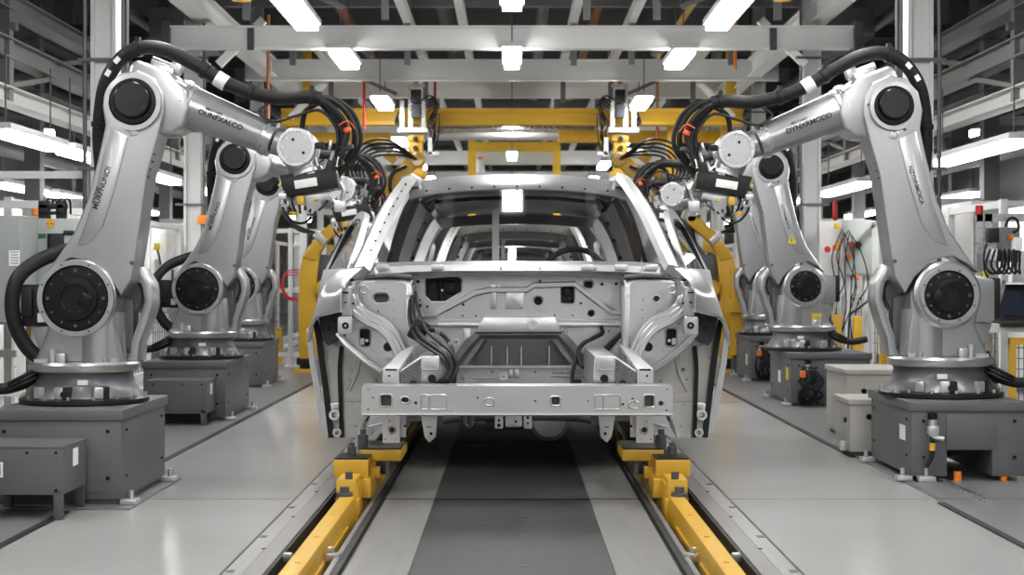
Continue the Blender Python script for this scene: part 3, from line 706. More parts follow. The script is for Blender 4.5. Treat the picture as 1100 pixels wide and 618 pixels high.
# ================================================================== THE CAR BODY
def make_car():
    car = thing('car_body', 'bare silver car body at the front, on the yellow carriers, no bonnet or bumper', 'car body', (.03, 8.9, .165), 'car bodies on the line')
    A = 556.5
    def c(px, py, Y, s=1): return P(A+s*(px-A), py, Y)
    def fz(Y, s=1): return lambda u, v, w: c(u, v, Y, s)+Vector((0, w, 0))
    def lip(mb, hole, Y, s=1, r=.004):          # rolled edge round a pressed hole
        mb.tube([c(u, v, Y-.001, s) for u, v in hole], r, 6, 1, True, False)
    SS = (1, -1)
    # ---- firewall
    holes = [[(457, 297), (492, 297), (496, 301), (496, 314), (478, 324.5), (463, 324.5), (457, 318)], rrect(602, 308, 617.5, 326.5, 3), rrect(627, 301.5, 637, 309.5, 3),
             circ(578, 323.5, 5.2), circ(635, 337, 4), circ(449, 302.5, 1.7), circ(451, 328.5, 2.2), circ(459, 329.5, 1.4), circ(497.5, 327.5, 1.5), circ(451, 322.5, 1.2), circ(646.5, 305.5, 1.8), circ(662, 305, 1.8),
             circ(624, 326, 1.4), circ(502, 295.5, 1.), circ(596, 339, 1), circ(615, 339, 1), circ(497, 339.5, 1.1), circ(511, 339.5, 1.1), circ(493, 355, .7), circ(654, 356, 1.1), circ(617, 355, 1), circ(490, 368, 1.4), circ(580, 302, 1.3)]
    tun = [(488, 393), (503, 372), (513, 357), (601, 357), (611, 371), (628, 393)]
    Yf = 8.0
    b = MB().prism([(438, 288), (675, 288), (675, 420), (438, 420)], fz(Yf), 0, .012, holes=holes+[tun])
    for h in holes[:5]: lip(b, h, Yf)
    fw = b.build('firewall', 'body_panel', car)
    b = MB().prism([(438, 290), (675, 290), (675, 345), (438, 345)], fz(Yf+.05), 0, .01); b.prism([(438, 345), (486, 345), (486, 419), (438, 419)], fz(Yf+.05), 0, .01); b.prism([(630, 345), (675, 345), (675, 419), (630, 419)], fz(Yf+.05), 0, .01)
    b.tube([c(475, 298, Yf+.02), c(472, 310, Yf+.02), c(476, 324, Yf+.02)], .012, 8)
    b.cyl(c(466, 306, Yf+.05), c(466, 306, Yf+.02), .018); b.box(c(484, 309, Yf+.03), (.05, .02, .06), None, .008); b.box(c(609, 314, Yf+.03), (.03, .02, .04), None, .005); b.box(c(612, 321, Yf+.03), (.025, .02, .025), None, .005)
    b.build('dark_hole_backing', 'black_plastic', fw)  # dark plates put behind the firewall holes to blacken them, plus black fittings
    b = MB(); Y = Yf
    for pts, w, h in (([(440, 339), (466, 338), (510, 315), (526, 311.5), (566, 311.5), (573, 306.5), (617, 305.5), (657, 335.5), (673, 335.5)], .017, .030), ([(440, 345), (673, 345)], .012, .03), ([(447, 298), (458, 298)], .004, .006)):
        b.rib([c(u, v, Y) for u, v in pts], w, h)
    for s in SS: b.box(c(486 if s > 0 else 485, 349, Y-.02, s), (.365, .04, .022), None, .008)
    b.prism(rrect(543, 313, 563, 332, 2.5), fz(Y), 0, -.008, .003); b.prism(rrect(570, 313, 588, 333, 5), fz(Y), 0, -.008, .003, holes=[circ(578, 323.5, 6.4)])
    b.prism(rrect(497.5, 351.5, 506, 374, 2), fz(Y), 0, -.01, .004); b.prism(rrect(527, 305, 533.5, 332, 1.5), fz(Y), 0, -.012, .004); b.prism(rrect(535, 305, 537, 311, 1), fz(Y), 0, -.02, .003)
    b.prism(rrect(625.5, 330, 645, 378, 9), fz(Y), 0, -.014, .005, holes=[circ(635, 337, 4.6)]); b.prism(rrect(598.5, 305, 621, 329, 3.5), fz(Y), 0, -.006, .002, holes=[rrect(601.5, 307.6, 618, 327, 3)])
    b.rib([c(608, 352, Y), c(608, 378, Y)], .008, .008); b.rib([c(633, 345, Y), c(633, 372, Y)], .006, .02); b.rib([c(500, 320, Y-.0), c(516, 320, Y)], .004, .006); b.rib([c(659, 306, Y), c(659, 315, Y)], .004, .006)
    for u, v, r in ((490, 368, 4), (657, 322, 6), (606, 296, 3), (572, 348.5, 0)):
        if r: b.ring(c(u, v, Y), c(u, v, Y-.014), r*.0047, r*.0026, 20)
    b.build('pressed_rib', 'body_panel', fw)
    b = MB(); 
    for u, v in ((475, 312), (609, 331), (468, 353), (627, 360), (556, 330), (545, 345)): b.cyl(c(u, v, Y), c(u, v, Y-.012), .006, seg=8)
    b.build('weld_stud', 'zinc', fw)
    # ---- transmission tunnel: a raised hood round the opening, then the darker tunnel running back
    rim = [(470, 394), (487, 391), (503, 369), (516, 357), (600, 357), (612, 369), (629, 391), (646, 394)]
    MB().sweep([c(u, v, Y-.004) for u, v in rim], [(-.022, 0), (-.022, .03), (.012, .05), (.034, .03), (.034, 0)], (0, -1, 0)).build('tunnel_flange', 'dark_panel', car)
    b = MB().prism([(520, 340), (596, 340), (604, 357), (510, 357)], fz(Y), -.06, 0, .010)
    tn = b.build('tunnel_hood', 'body_panel', car)
    b = MB().ring(c(572, 348.5, Y-.06), c(572, 348.5, Y-.078), .027, .014, 24); b.build('drain_boss', 'zinc', tn)
    rows = []
    for dy, sc in ((0, 1.0), (.12, .93), (.12, .86), (.7, .8)):
        rows.append([c(A+(u-A)*sc, 420-(420-v)*(sc if dy else 1), Y+.005) + Vector((0, dy, 0)) for u, v in [(488, 420)]+tun+[(628, 420)]])
    b = MB().loft(rows, .006); b.span(c(480, 360, Y+.7), c(640, 425, Y+.72))
    for u in (528, 545, 560, 590): b.rib([c(u, 372, Y+.118)-Vector((0, 0, 0)), c(u, 392, Y+.118)], .008, .012)
    b.build('transmission_tunnel', 'body_panel', car)
    b = MB().prism([(484, 393), (640, 393), (640, 420), (484, 420)], fz(Y-.06), 0, .05, 0, holes=[circ(500, 399.5, 1.5), circ(529, 399.5, 1.2), circ(575, 399.5, 1.3), circ(497, 407, 1.1), circ(604, 400, 1.2), circ(594, 399, .8)])
    b.prism(rrect(546, 396.5, 551, 406, 1), fz(Y-.06), 0, -.012, .003); b.prism(rrect(552.5, 396.5, 558, 406, 1), fz(Y-.06), 0, -.012, .003)
    for u, v in ((541, 405), (504, 411)): b.ring(c(u, v, Y-.06), c(u, v, Y-.075), .02, .009, 18)
    b.rib([c(506, 406, Y-.06), c(540, 406, Y-.06)], .004, .008); b.rib([c(592, 403, Y-.06), c(632, 403, Y-.06)], .012, .01); b.box(c(562, 394, Y-.075), (.72, .04, .012))
    b.build('lower_crossmember', 'body_panel', car)
    # ---- cowl under the windscreen
    rows = []
    for t in range(13):
        u = 383+t*(730-383)/12; x = (u-A)/173.5; sag = 9*x*x*x*x
        rows.append([c(u, 296+sag*.9, 7.93), c(u, 291+sag*.7, 7.90), c(u, 284.5+sag*.5, 7.92), c(u, 280.5+sag*.4, 7.98), c(u, 281+sag*.3, 8.14)])
    cw = MB().loft(rows, .008).build('cowl_panel', 'body_steel', car)
    b = MB()
    for u in (411, 470, 631, 667, 700): b.prism(rrect(u-7, 284, u+7, 290, 1.5), fz(7.905), 0, -.01, .003)
    for u in (399, 538, 580, 640, 690): b.cyl(c(u, 288, 7.905), c(u, 288, 7.895), .006, seg=8)
    b.build('clip_pad', 'zinc', cw)
    b = MB().sweep([c(400, 302, 7.87), c(440, 299, 7.88), c(500, 295, 7.88), c(556, 294, 7.88), c(613, 295, 7.88), c(673, 299, 7.88), c(713, 302, 7.87)], [(-.008, 0), (-.008, .016), (.008, .016), (.008, 0)], (0, -1, 0))
    b.build('cowl_seal', 'dark_steel', cw)
    b = MB()
    for s in SS: b.span(c(392, 299, 7.7, s), c(444, 296, 7.92, s)); b.tube([c(402, 297, 7.66, s), c(420, 296, 7.68, s), c(442, 298, 7.7, s)], .012, 8)
    b.build('hinge_tray', 'dark_steel', car)
    # ---- each side of the engine bay
    for s in SS:
        w = 'left' if s > 0 else 'right'
        # strut tower
        Yt = 7.55; hole = rrect(401, 315, 418, 326, 5) if s > 0 else circ(408, 321, 4)
        out = [(388, 304), (434, 304), (441, 309), (441, 392), (433, 378), (424, 358), (411, 345), (396, 338), (386, 330), (384, 312)]
        b = MB().prism(out, fz(Yt, s), 0, .014, holes=[hole, circ(406, 334.5, 1.2), circ(398, 311, .8), circ(413, 310, .8), circ(421, 318, .8), circ(422, 322, .8), circ(423, 333, .8), circ(423, 342, .8)])
        lip(b, hole, Yt, s); b.prism(rrect(397, 312, 422, 329, 8), fz(Yt, s), 0, -.007, .003, holes=[rrect(400, 314, 419, 327, 6)])
        b.loft([[c(388, 304, Yt, s), c(410, 303, Yt, s), c(434, 304, Yt, s), c(441, 309, Yt, s)], [c(392, 301, 7.7, s), c(410, 299, 7.75, s), c(434, 299, 7.75, s), c(443, 303, 7.75, s)], [c(398, 298, 7.9, s), c(410, 297, 7.9, s), c(434, 297, 7.9, s), c(444, 299, 7.9, s)]], .01)
        b.loft([[c(441, 309, Yt, s), c(441, 350, Yt, s), c(441, 392, Yt, s)], [c(444, 305, 7.98, s), c(444, 350, 7.98, s), c(444, 400, 7.98, s)]], .012)
        b.prism([(436, 306), (442, 308), (442, 400), (436, 384)], fz(Yt-.012, s), 0, .012, .003)
        st = b.build('strut_tower', 'body_panel', car)
        b = MB()
        for v in (318, 355, 360): b.ring(c(438, v, Yt-.012, s), c(438, v, Yt-.022, s), .009, .004, 12)
        b.tube([c(u, v, Yt-.004, s) for u, v in circ(391, 311, 4.2, 12)], .003, 6, 1, True, False)
        b.build('tower_stud', 'zinc', st)
        MB().prism(rrect(398, 313, 421, 328, 5), fz(Yt+.03, s), 0, .004).build('dark_hole_sheet', 'dark_steel', st)  # dark sheet behind the tower hole, its colour stands in for shade
        # curved upper rail with three pressed ridges
        b = MB()
        for off, yy, rr in ((0, 7.34, .016), (5.2, 7.37, .012), (9.5, 7.42, .014)):
            path = [(376-.0*off, 306), (375+off*.75, 322-off*.1), (379+off*.6, 335-off*.65), (392+off*.45, 345.5-off), (407+off*.6, 353-off*.9), (419+off*.75, 366-off*.6), (427+off*.85, 384-off*.3), (431+off*.8, 400)]
            b.sweep(cat([c(u, v, yy+.12*(i == 0), s) for i, (u, v) in enumerate(path)], 5), [(-.014, 0), (-.009, rr), (.009, rr), (.014, 0), (.009, -.03), (-.009, -.03)], (0, -1, 0))
        rows = []
        for i in range(8):
            u0, v0 = [(376, 306), (375, 322), (379, 335), (392, 345.5), (407, 353), (419, 366), (427, 384), (431, 400)][i]; o = 11
            rows.append([c(u0, v0, 7.36, s), c(u0+o*.4, v0-o*.35, 7.40, s), c(u0+o*.75, v0-o*.7 if 1 < i < 6 else v0-o*.2, 7.44, s)])
        b.loft(rows, .008)
        b.build('curved_rail', 'body_steel', car)
        # upright fender support and bracket
        b = MB().prism([(367, 311), (374, 307), (377, 311), (377, 340), (367, 340)], fz(7.22, s), 0, .05, .006); b.prism(rrect(362.5, 340, 378, 359.5, 3), fz(7.18, s), 0, .03, .006)
        b.loft([[c(367, 312, 7.22, s), c(377, 309, 7.22, s)], [c(376, 303, 7.5, s), c(384, 302, 7.5, s)], [c(388, 300, 7.8, s), c(394, 298, 7.8, s)]], .012)
        fs = b.build('fender_support', 'body_steel', car)
        b = MB().ring(c(371, 350, 7.18, s), c(371, 350, 7.17, s), .016, .006, 16)
        for v in (314.5, 325): b.box(c(371, v, 7.218, s), (.03 if v < 320 else .012, .006, .006))
        for v in (330, 305): b.box(c(378, v-4, 7.3, s), (.02, .01, .01))
        b.build('support_slot', 'black_cap', fs)
        # wheelhouse panel with its openings
        h1 = rrect(386, 353, 398, 372.5, 3); h2 = [(411, 363), (421, 359), (421, 382), (413, 380)]
        b = MB().prism([(377, 341), (392, 346), (406, 354), (419, 367), (427, 385), (431, 398), (412, 398), (398, 389), (384, 376), (371, 364), (372, 350)], fz(7.42, s), 0, .012, holes=[h1, circ(384, 348, 1.2), circ(403, 355, 1.2), circ(401, 377, 1), circ(379, 357, .8)])
        lip(b, h1, 7.42, s)
        b.sweep(cat([c(u, v, 7.38, s) for u, v in ((364, 357), (372, 367), (384, 378), (398, 389), (411, 397))], 4), [(-.008, 0), (-.008, .012), (.012, .03), (.016, .03), (.016, 0)], (0, -1, 0))
        b.loft([[c(u, v, 7.42, s) for u, v in ((364, 357), (372, 367), (384, 378), (398, 389), (411, 398))], [c(u, v+6, 7.85, s) for u, v in ((366, 352), (374, 362), (386, 374), (399, 384), (412, 392))]], .01)
        wp = b.build('wheelhouse_panel', 'body_panel', car)
        MB().prism(rrect(383, 350, 402, 376, 3), fz(7.47, s), 0, .004).build('dark_hole_sheet', 'black_plastic', wp)  # black sheet gives the wheelhouse opening its painted shade
        b = MB().prism([(409.5, 363), (423, 358), (423, 386), (411, 383)], fz(7.35, s), 0, .05, 0, holes=[circ(416.5, 373, 5.0, 16)]); b.build('tow_bracket', 'body_panel', wp)
        MB().cyl(c(416.5, 373, 7.385, s), c(416.5, 373, 7.375, s), .021, seg=18).build('bracket_hole', 'black_cap', wp)
        b = MB().cyl(c(394, 366, 7.43, s), c(394, 366, 7.41, s), .008, seg=8).box(c(389, 367, 7.43, s), (.02, .01, .03)); b.build('grommet', 'zinc', wp)
        # hinge pillar and rear wheelhouse seen through the wheel opening
        b = MB().prism([(343, 345), (378, 345), (412, 395), (412, 440), (395, 446), (386, 470), (357, 471), (350, 420)], fz(7.93, s), 0, .014, holes=[circ(379, 397.5, 2.4), circ(351, 385, 1.6), circ(351, 398, 1.6), circ(375, 408, 1), circ(397, 411, 1.2), circ(397, 416, 1.2), circ(353, 422, 1.2), circ(378, 435, 1.2), circ(382, 458, 1.6), circ(404, 409, 1.6)])
        b.rib([c(u, v, 7.93, s) for u, v in ((350, 366), (356, 369), (370, 376))], .006, .008); b.ring(c(356, 351, 7.93, s), c(356, 351, 7.91, s), .026, .014, 18)
        hp = b.build('hinge_pillar', 'primer_panel', car)
        b = MB()
        b.rib([c(u, v, 7.93, s) for u, v in ((386, 378), (385, 394), (381, 406), (374, 420))], .012, .012, n=4); b.rib([c(369, 430, 7.93, s), c(389, 430, 7.93, s)], .010, .008)
        b.rib([c(u, v, 7.93, s) for u, v in ((394, 446), (388, 456), (385, 470))], .010, .01, n=4)
        b.build('pressed_rib', 'primer_panel', hp)
        b = MB()
        b.sweep(cat([c(u, v, 7.90, s) for u, v in ((339, 344), (344, 372), (351, 425), (356, 470))], 4), [(-.014, 0), (-.014, .016), (.014, .016), (.014, 0)], (0, -1, 0))
        b.sweep(cat([c(u, v, 7.91, s) for u, v in ((367, 372), (365, 396), (366, 430), (367, 470))], 4), [(-.010, 0), (-.010, .012), (.010, .012), (.010, 0)], (0, -1, 0))
        b.build('black_seal', 'rubber', hp)
        b = MB().prism(rrect(353, 433, 365, 448, 3), fz(7.92, s), 0, -.03, .008); b.ring(c(359, 446, 7.88, s), c(359, 446, 7.86, s), .026, .015, 18); b.ring(c(362, 465, 7.90, s), c(362, 465, 7.885, s), .022, .012, 16); b.box(c(361, 436, 7.88, s), (.03, .02, .03), None, .005)
        b.build('door_hinge', 'zinc', hp)
        # front longitudinal: crash box with perforated side, bracket and end plates
        b = MB().prism([(428, 399), (452, 383), (474, 383), (476, 396), (476, 418), (428, 418)], fz(6.93, s), 0, .95, .006, 2)
        b.prism(rrect(452, 382, 473, 398, 3), fz(6.93, s), 0, -.03, .007); b.prism(rrect(410.5, 396, 429, 413.5, 2), fz(6.90, s), 0, .75, .006)
        b.loft([[c(411, 397, 6.9, s), c(428, 397, 6.9, s)], [c(430, 378, 7.35, s), c(446, 372, 7.3, s)], [c(436, 372, 7.8, s), c(450, 368, 7.8, s)]], .01)
        lr = b.build('front_rail', 'body_steel', car)
        b = MB().prism([(430, 400), (452, 385), (452, 414), (430, 414)], fz(6.915, s), 0, .01, 0, holes=[circ(435+5*i, 399+4*j-1.5*i, .9, 8) for i in range(4) for j in range(3)])
        b.build('perforated_plate', 'tunnel_steel', lr)
        b = MB().box(c(420, 397.5, 6.897, s), (.05, .004, .008)).cyl(c(418, 404, 6.899, s), c(418, 404, 6.893, s), .005, seg=8).cyl(c(464, 407, 6.925, s), c(464, 407, 6.91, s), .018, seg=14); b.ring(c(444, 412, 6.91, s), c(444, 412, 6.9, s), .014, .006, 14)
        b.build('rail_slot', 'black_cap', lr)
        # plates hanging under the beam
        b = MB().prism([(411, 446), (429.5, 446), (429.5, 476), (411, 476)], fz(6.9, s), 0, .02, 0, holes=[circ(421, 462, 4), circ(418, 453, 1.1), circ(414, 472, 1), circ(425, 472, .8)])
        lip(b, circ(421, 462, 4), 6.9, s, .005)
        b.prism([(452, 446), (470, 446), (468, 470), (461, 476), (456, 470)], fz(6.93, s), 0, .03, .004, 2); b.prism([(429, 447), (436, 447), (436, 470), (430, 470)], fz(6.98, s), 0, .02)
        b.prism([(398, 447), (412, 447), (412, 466), (402, 463), (394, 470), (388, 470), (394, 456)], fz(7.3, s), 0, .02); b.rib([c(396, 459, 7.3, s), c(412, 455, 7.3, s)], .006, .01)
        lb = b.build('lower_bracket', 'body_steel', car)
        b = MB().cyl(c(421, 462, 6.915, s), c(421, 462, 6.905, s), .014, seg=16); b.cyl(c(463, 466, 6.93, s), c(463, 466, 6.922, s), .007, seg=8); b.box(c(461, 459, 6.928, s), (.02, .004, .004)); b.cyl(c(435, 458, 7.0, s), c(435, 458, 6.975, s), .006, seg=8)
        b.build('bracket_hole', 'black_cap', lb)
        b = MB().prism([(342, 341), (366, 335), (378, 341), (372, 362), (352, 372), (345, 362)], fz(7.86, s), 0, .02, .004); b.ring(c(355, 352, 7.86, s), c(355, 352, 7.84, s), .03, .016, 18)
        b.build('dark_arch_panel', 'dark_panel', hp)  # dark panel across the upper part of the wheel opening
        # ---- fender skin
        S = [(7.05, [(369, 309), (366.5, 313), (365.5, 322), (366, 334)]),
             (7.20, [(372, 304), (364, 308), (355, 319), (353, 335)]),
             (7.40, [(377, 298), (365, 302), (347, 316), (342, 338.5)]),
             (7.60, [(383, 292.5), (370, 296), (348, 309), (335, 346)]),
             (7.80, [(388, 288.5), (374, 291.5), (350, 304), (331, 357)]),
             (7.95, [(392, 286), (378, 288.5), (353, 301), (329.5, 370)])]
        rows = [cat([c(u, v, Yq, s) for u, v in pts], 5) for Yq, pts in S]
        fl = [list(r) for r in zip(*[cat(list(col), 3) for col in zip(*rows)])]
        b = MB().loft(fl, .006)
        b.loft([[c(330, 356, 7.93, s), c(335.5, 357, 7.93, s)], [c(333, 390, 7.94, s), c(339, 390, 7.94, s)], [c(339, 425, 7.95, s), c(346, 425, 7.95, s)], [c(347, 465, 7.96, s), c(355, 466, 7.96, s)]], .02)
        b.loft([[c(330, 356, 7.93, s), c(333, 390, 7.94, s), c(339, 425, 7.95, s), c(347, 465, 7.96, s)], [c(331, 352, 8.15, s), c(335, 390, 8.15, s), c(342, 425, 8.15, s), c(350, 463, 8.15, s)]], .008)
        fd = b.build('fender', 'body_steel', car)
        b = MB().sweep([r[-1]+Vector((s*.004, 0, 0)) for r in fl], [(-.006, -.006), (-.006, .006), (.008, .006), (.008, -.006)], (0, 0, 1)); b.build('arch_lip', 'body_steel', fd)
        # ---- side of the cabin
        zt = 1.0; X = s*-1
        def v3(x, y, z): return Vector((.028+X*x, y, z))
        b = MB().sweep(cat([v3(.775, 7.86, .985), v3(.745, 8.05, 1.09), v3(.69, 8.42, 1.29), v3(.625, 8.78, 1.452), v3(.60, 9.0, 1.505)], 5), [(-.05, -.02), (-.055, .02), (-.01, .035), (.035, .02), (.045, -.02), (0, -.03)], (X*.55, -.45, .7))
        ap = b.build('a_pillar', 'body_steel', car)
        b = MB()
        for i in range(9): t = i/8; p = v3(.735-.125*t, 8.03+.74*t, 1.075+.375*t-.03*(t-.5)**2); b.cyl(p+Vector((0, -.02, .0)), p+Vector((0, -.05, .028)), .0055, seg=8)
        b.build('pillar_hole', 'black_cap', ap)
        MB().sweep(cat([v3(.815, 8.05, .98), v3(.79, 8.2, 1.1), v3(.715, 8.6, 1.33), v3(.66, 8.95, 1.46)], 5), [(-.012, -.012), (-.012, .012), (.012, .012), (.012, -.012)], (X, 0, .4)).build('door_seal', 'rubber', ap)
        MB().sweep(cat([v3(.60, 8.95, 1.50), v3(.61, 9.5, 1.535), v3(.61, 10.4, 1.53), v3(.58, 11.2, 1.48), v3(.54, 11.65, 1.42)], 5), [(-.05, -.03), (-.05, .02), (0, .04), (.05, .01), (.05, -.03)], (0, 0, 1)).build('roof_rail', 'body_steel', car)
        b = MB().sweep(cat([v3(.81, 9.25, .25), v3(.80, 9.28, .95), v3(.71, 9.4, 1.3), v3(.61, 9.48, 1.51)], 5), [(-.05, -.035), (-.05, .035), (.05, .035), (.06, -.035)], (X, 0, .3))
        bp = b.build('b_pillar', 'body_panel', car)
        MB().sweep(cat([v3(.765, 9.2, .95), v3(.675, 9.32, 1.3), v3(.575, 9.42, 1.5)], 5), [(-.01, -.012), (-.01, .012), (.01, .012), (.01, -.012)], (X, 0, .3)).build('door_seal', 'rubber', bp)
        b = MB().sweep(cat([v3(.76, 10.35, .5), v3(.75, 10.4, .98), v3(.66, 10.62, 1.32), v3(.57, 10.78, 1.5)], 5), [(-.09, -.04), (-.09, .03), (.09, .03), (.10, -.04)], (X, 0, .3))
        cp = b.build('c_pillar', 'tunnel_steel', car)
        b = MB()
        for t in (.15, .4, .65, .85): p = v3(.69-.14*t, 10.30+.30*t, 1.02+.45*t); b.cyl(p, p+Vector((0, -.04, 0)), .014, seg=12)
        b.build('pillar_hole', 'black_cap', cp)
        MB().sweep(cat([v3(.74, 11.5, .5), v3(.72, 11.5, .98), v3(.62, 11.6, 1.28), v3(.50, 11.66, 1.43)], 5), [(-.08, -.04), (-.08, .03), (.05, .03), (.06, -.04)], (X, 0, .3)).build('d_pillar', 'body_steel', car)
        MB().sweep([v3(.80, 8.1, .22), v3(.82, 10.2, .22)], [(-.06, -.06), (-.06, .07), (.05, .07), (.06, -.06)], (0, 0, 1)).build('sill', 'body_steel', car)
        rows = []
        for y, o in ((10.1, 0), (10.5, .05), (11.0, .06), (11.6, .0)):
            rows.append([v3(.80+o*.3, y, .3), v3(.84+o, y, .55), v3(.83+o, y, .8), v3(.77+o*.5, y, 1.0)])
        MB().loft(rows, .01).build('quarter_panel', 'body_steel', car)
        # ---- door standing ajar behind the A pillar
        d0, d1 = Vector((X*.85, 8.2, 0)), Vector((X*1.15, 9.75, 0)); off = Vector((.028, 0, 0))
        def dp(t, z, tilt=0.0, n=0.0):
            p = d0.lerp(d1, t); inn = (1.0 if z < 1.02 else 1-.0)*0
            lean = max(0, z-1.0)*.52
            return Vector((p.x-X*(lean+n), p.y, z))+off
        prof = [(.26, -.02), (.34, .03), (.6, .05), (.85, .035), (1.0, 0)]
        rows = [[dp(t, z)+Vector((X*o, 0, 0)) for z, o in prof] for t in (0, .25, .5, .75, 1)]
        db = MB().loft(rows, .03).build('door', 'body_steel', car)
        fr = [(0.02, 1.0), (.30, 1.17), (.52, 1.285), (.78, 1.315), (.96, 1.29), (1.0, 1.2), (1.0, 1.0)]
        b = MB().sweep(cat([dp(t, z) for t, z in fr], 3), [(-.045, -.016), (-.045, .016), (.03, .016), (.03, -.016)], (X, 0, .5))
        b.build('window_frame', 'body_steel', db)
        MB().sweep(cat([dp(t*.94+.02, z-.025) for t, z in fr], 3), [(-.007, -.018), (-.007, .018), (.007, .018), (.007, -.018)], (X, 0, .5)).build('window_seal', 'rubber', db)
        MB().loft([[dp(t, 1.0, 0, .0), dp(t, 1.0+max(.01, (zt_-1.0)*.5)), dp(t, zt_)] for t, zt_ in ((.08, 1.03), (.30, 1.16), (.52, 1.27), (.75, 1.29), (.96, 1.24))], .004).build('window_pane', 'windscreen_glass', db)
    # ---- roof and screens
    rows = []
    for y, z, hw in ((8.83, 1.448, .60), (8.86, 1.475, .60), (8.94, 1.512, .605), (9.15, 1.552, .61), (9.6, 1.580, .615), (10.4, 1.575, .61), (11.1, 1.525, .585), (11.6, 1.45, .55)):
        rows.append([Vector((.028+hw*t, y+.03*t*t*(y < 9.1), z-.035*t*t-.02*t**6)) for t in [i/8-1 for i in range(17)]])
    rf = MB().loft(rows, .012).build('roof', 'body_steel', car)
    b = MB()
    for i in range(9): x = .028-.5+i*.125; b.cyl((x, 8.835, 1.463-.035*((x-.028)/.6)**2), (x, 8.82, 1.463-.035*((x-.028)/.6)**2), .006, seg=8)
    b.build('header_hole', 'black_cap', rf)
    b = MB()
    for y, z in ((9.0, 1.475), (9.5, 1.525), (10.1, 1.535), (10.8, 1.505)): b.sweep([Vector((.028+.56*t, y, z-.035*t*t)) for t in (-1, -.5, 0, .5, 1)], [(-.05, -.015), (-.03, .01), (.03, .01), (.05, -.015)], (0, 0, 1))
    for s in SS:
        b.box((.028+s*.47, 9.05, 1.43), (.14, .14, .04), Matrix.Rotation(s*.4, 3, 'Y'), .01); b.box((.028+s*.40, 9.02, 1.445), (.1, .1, .03), None, .008)
        b.cyl((.028+s*.47, 8.99, 1.43), (.028+s*.47, 8.96, 1.425), .016, seg=12); b.cyl((.028+s*.4, 8.99, 1.43), (.028+s*.4, 8.96, 1.43), .012, seg=12)
    b.sweep([Vector((.028+.54*t, 11.55, 1.40-.03*t*t)) for t in (-1, -.5, 0, .5, 1)], [(-.06, -.05), (-.05, .02), (.05, .02), (.05, -.05)], (0, 0, 1))
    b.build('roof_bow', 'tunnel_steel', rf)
    MB().span((.028-.76, 7.98, .24), (.028+.76, 11.6, .30)).build('floor_pan', 'tunnel_steel', car)  # unseen floor plate, put in to block light from under the car
    MB().span((.028-.70, 11.55, .3), (.028+.70, 11.62, .92), .01).build('rear_panel', 'body_panel', car)
    rows = []
    for t in (-1, -.75, -.5, -.25, 0, .25, .5, .75, 1):
        rows.append([Vector((.028+(.715-.125*q)*t, 8.0+.83*q-.02*(1-t*t), 1.035+.405*q+.03*q*(1-q)-.02*t*t*0)) for q in (0, .25, .5, .75, 1)])
    MB().loft(rows, .004).build('windscreen', 'windscreen_glass', car)
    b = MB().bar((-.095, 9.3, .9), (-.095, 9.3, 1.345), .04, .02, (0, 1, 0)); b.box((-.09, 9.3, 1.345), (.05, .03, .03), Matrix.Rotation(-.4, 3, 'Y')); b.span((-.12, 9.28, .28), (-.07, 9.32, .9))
    b.build('reflection_bar', 'white_label', car)  # white bar modelled in place of a reflection on the windscreen
    # ---- steering wheel
    rim = []
    for i in range(32):
        a = 2*math.pi*i/32; rim.append(Vector((.355+.185*math.cos(a), 8.95+.09*math.sin(a), .955+.165*math.sin(a))))
    sw = MB().tube(rim, .017, 10, 1, True, False).build('steering_wheel', 'black_plastic', car)
    MB().cyl((.355, 8.93, .955), (.355, 8.99, .935), .06, seg=20, bev=.01).bar((.355-.17, 8.95, .96), (.355+.17, 8.95, .96), .03, .05).build('wheel_hub', 'black_plastic', sw)
    MB().tube([(.355, 8.97, .945), (.355, 8.35, .8)], .03, 10).build('steering_column', 'dark_steel', sw)
    MB().tube([(-.72, 8.4, .78), (.74, 8.4, .78)], .035, 12, smooth=False).build('dash_crossbar', 'tunnel_steel', car)
    # ---- bumper beam
    bh = [rrect(408.5, 424, 421, 437, 2), rrect(430.5, 426.5, 439.5, 433.5, 3), circ(446.5, 433, 1.7), circ(400.5, 427.5, 1.1), circ(395, 418.5, 1.1), circ(395.5, 440, 1.2), circ(513, 427.5, 1.2), circ(575, 431, 1.3), circ(632, 431, 1), circ(669, 434.5, 1.5), circ(679.5, 428.5, 1.2),
          rrect(591.5, 426, 602, 436, 2.5), rrect(691.5, 424.5, 703, 437.5, 2), circ(710, 433.5, 2.7), circ(716.5, 418.5, 1.1), circ(716, 441, 1.1)]
    Yb = 6.74; b = MB().prism([(388.5, 415.5), (392, 415), (722, 415), (723, 416), (723, 444.5), (388.5, 444.5)], fz(Yb), 0, .012, holes=bh)
    for h in (bh[0], bh[1], bh[11], bh[12]): lip(b, h, Yb, 1, .004)
    for x0 in (452.5, 639):
        for a, d in (((x0, 424.5, x0+8.5, 440), 2), ((x0+9.5, 424.5, x0+27, 440), 2)): b.tube([c(u, v, Yb-.001) for u, v in rrect(*a, d)], .0035, 6, 1, True, False)
    for u, v in ((525.5, 432), (680.5, 435)): b.tube([c(p, q, Yb-.001) for p, q in rrect(u-5, v-4, u+5, v+4, 3)], .004, 6, 1, True, False)
    b.loft([[c(388.5, 416, Yb), c(500, 415.5, Yb), c(612, 415.5, Yb), c(723, 416, Yb)], [c(391, 413, Yb+.05), c(500, 412.6, Yb+.05), c(612, 412.6, Yb+.05), c(721, 413, Yb+.05)], [c(393, 412.5, Yb+.15), c(500, 412, Yb+.15), c(612, 412, Yb+.15), c(719, 412.5, Yb+.15)]], .008)
    b.loft([[c(388.5, 444, Yb), c(723, 444, Yb)], [c(391, 445, Yb+.15), c(720, 445, Yb+.15)]], .008)
    bb = b.build('bumper_beam', 'body_steel', car)
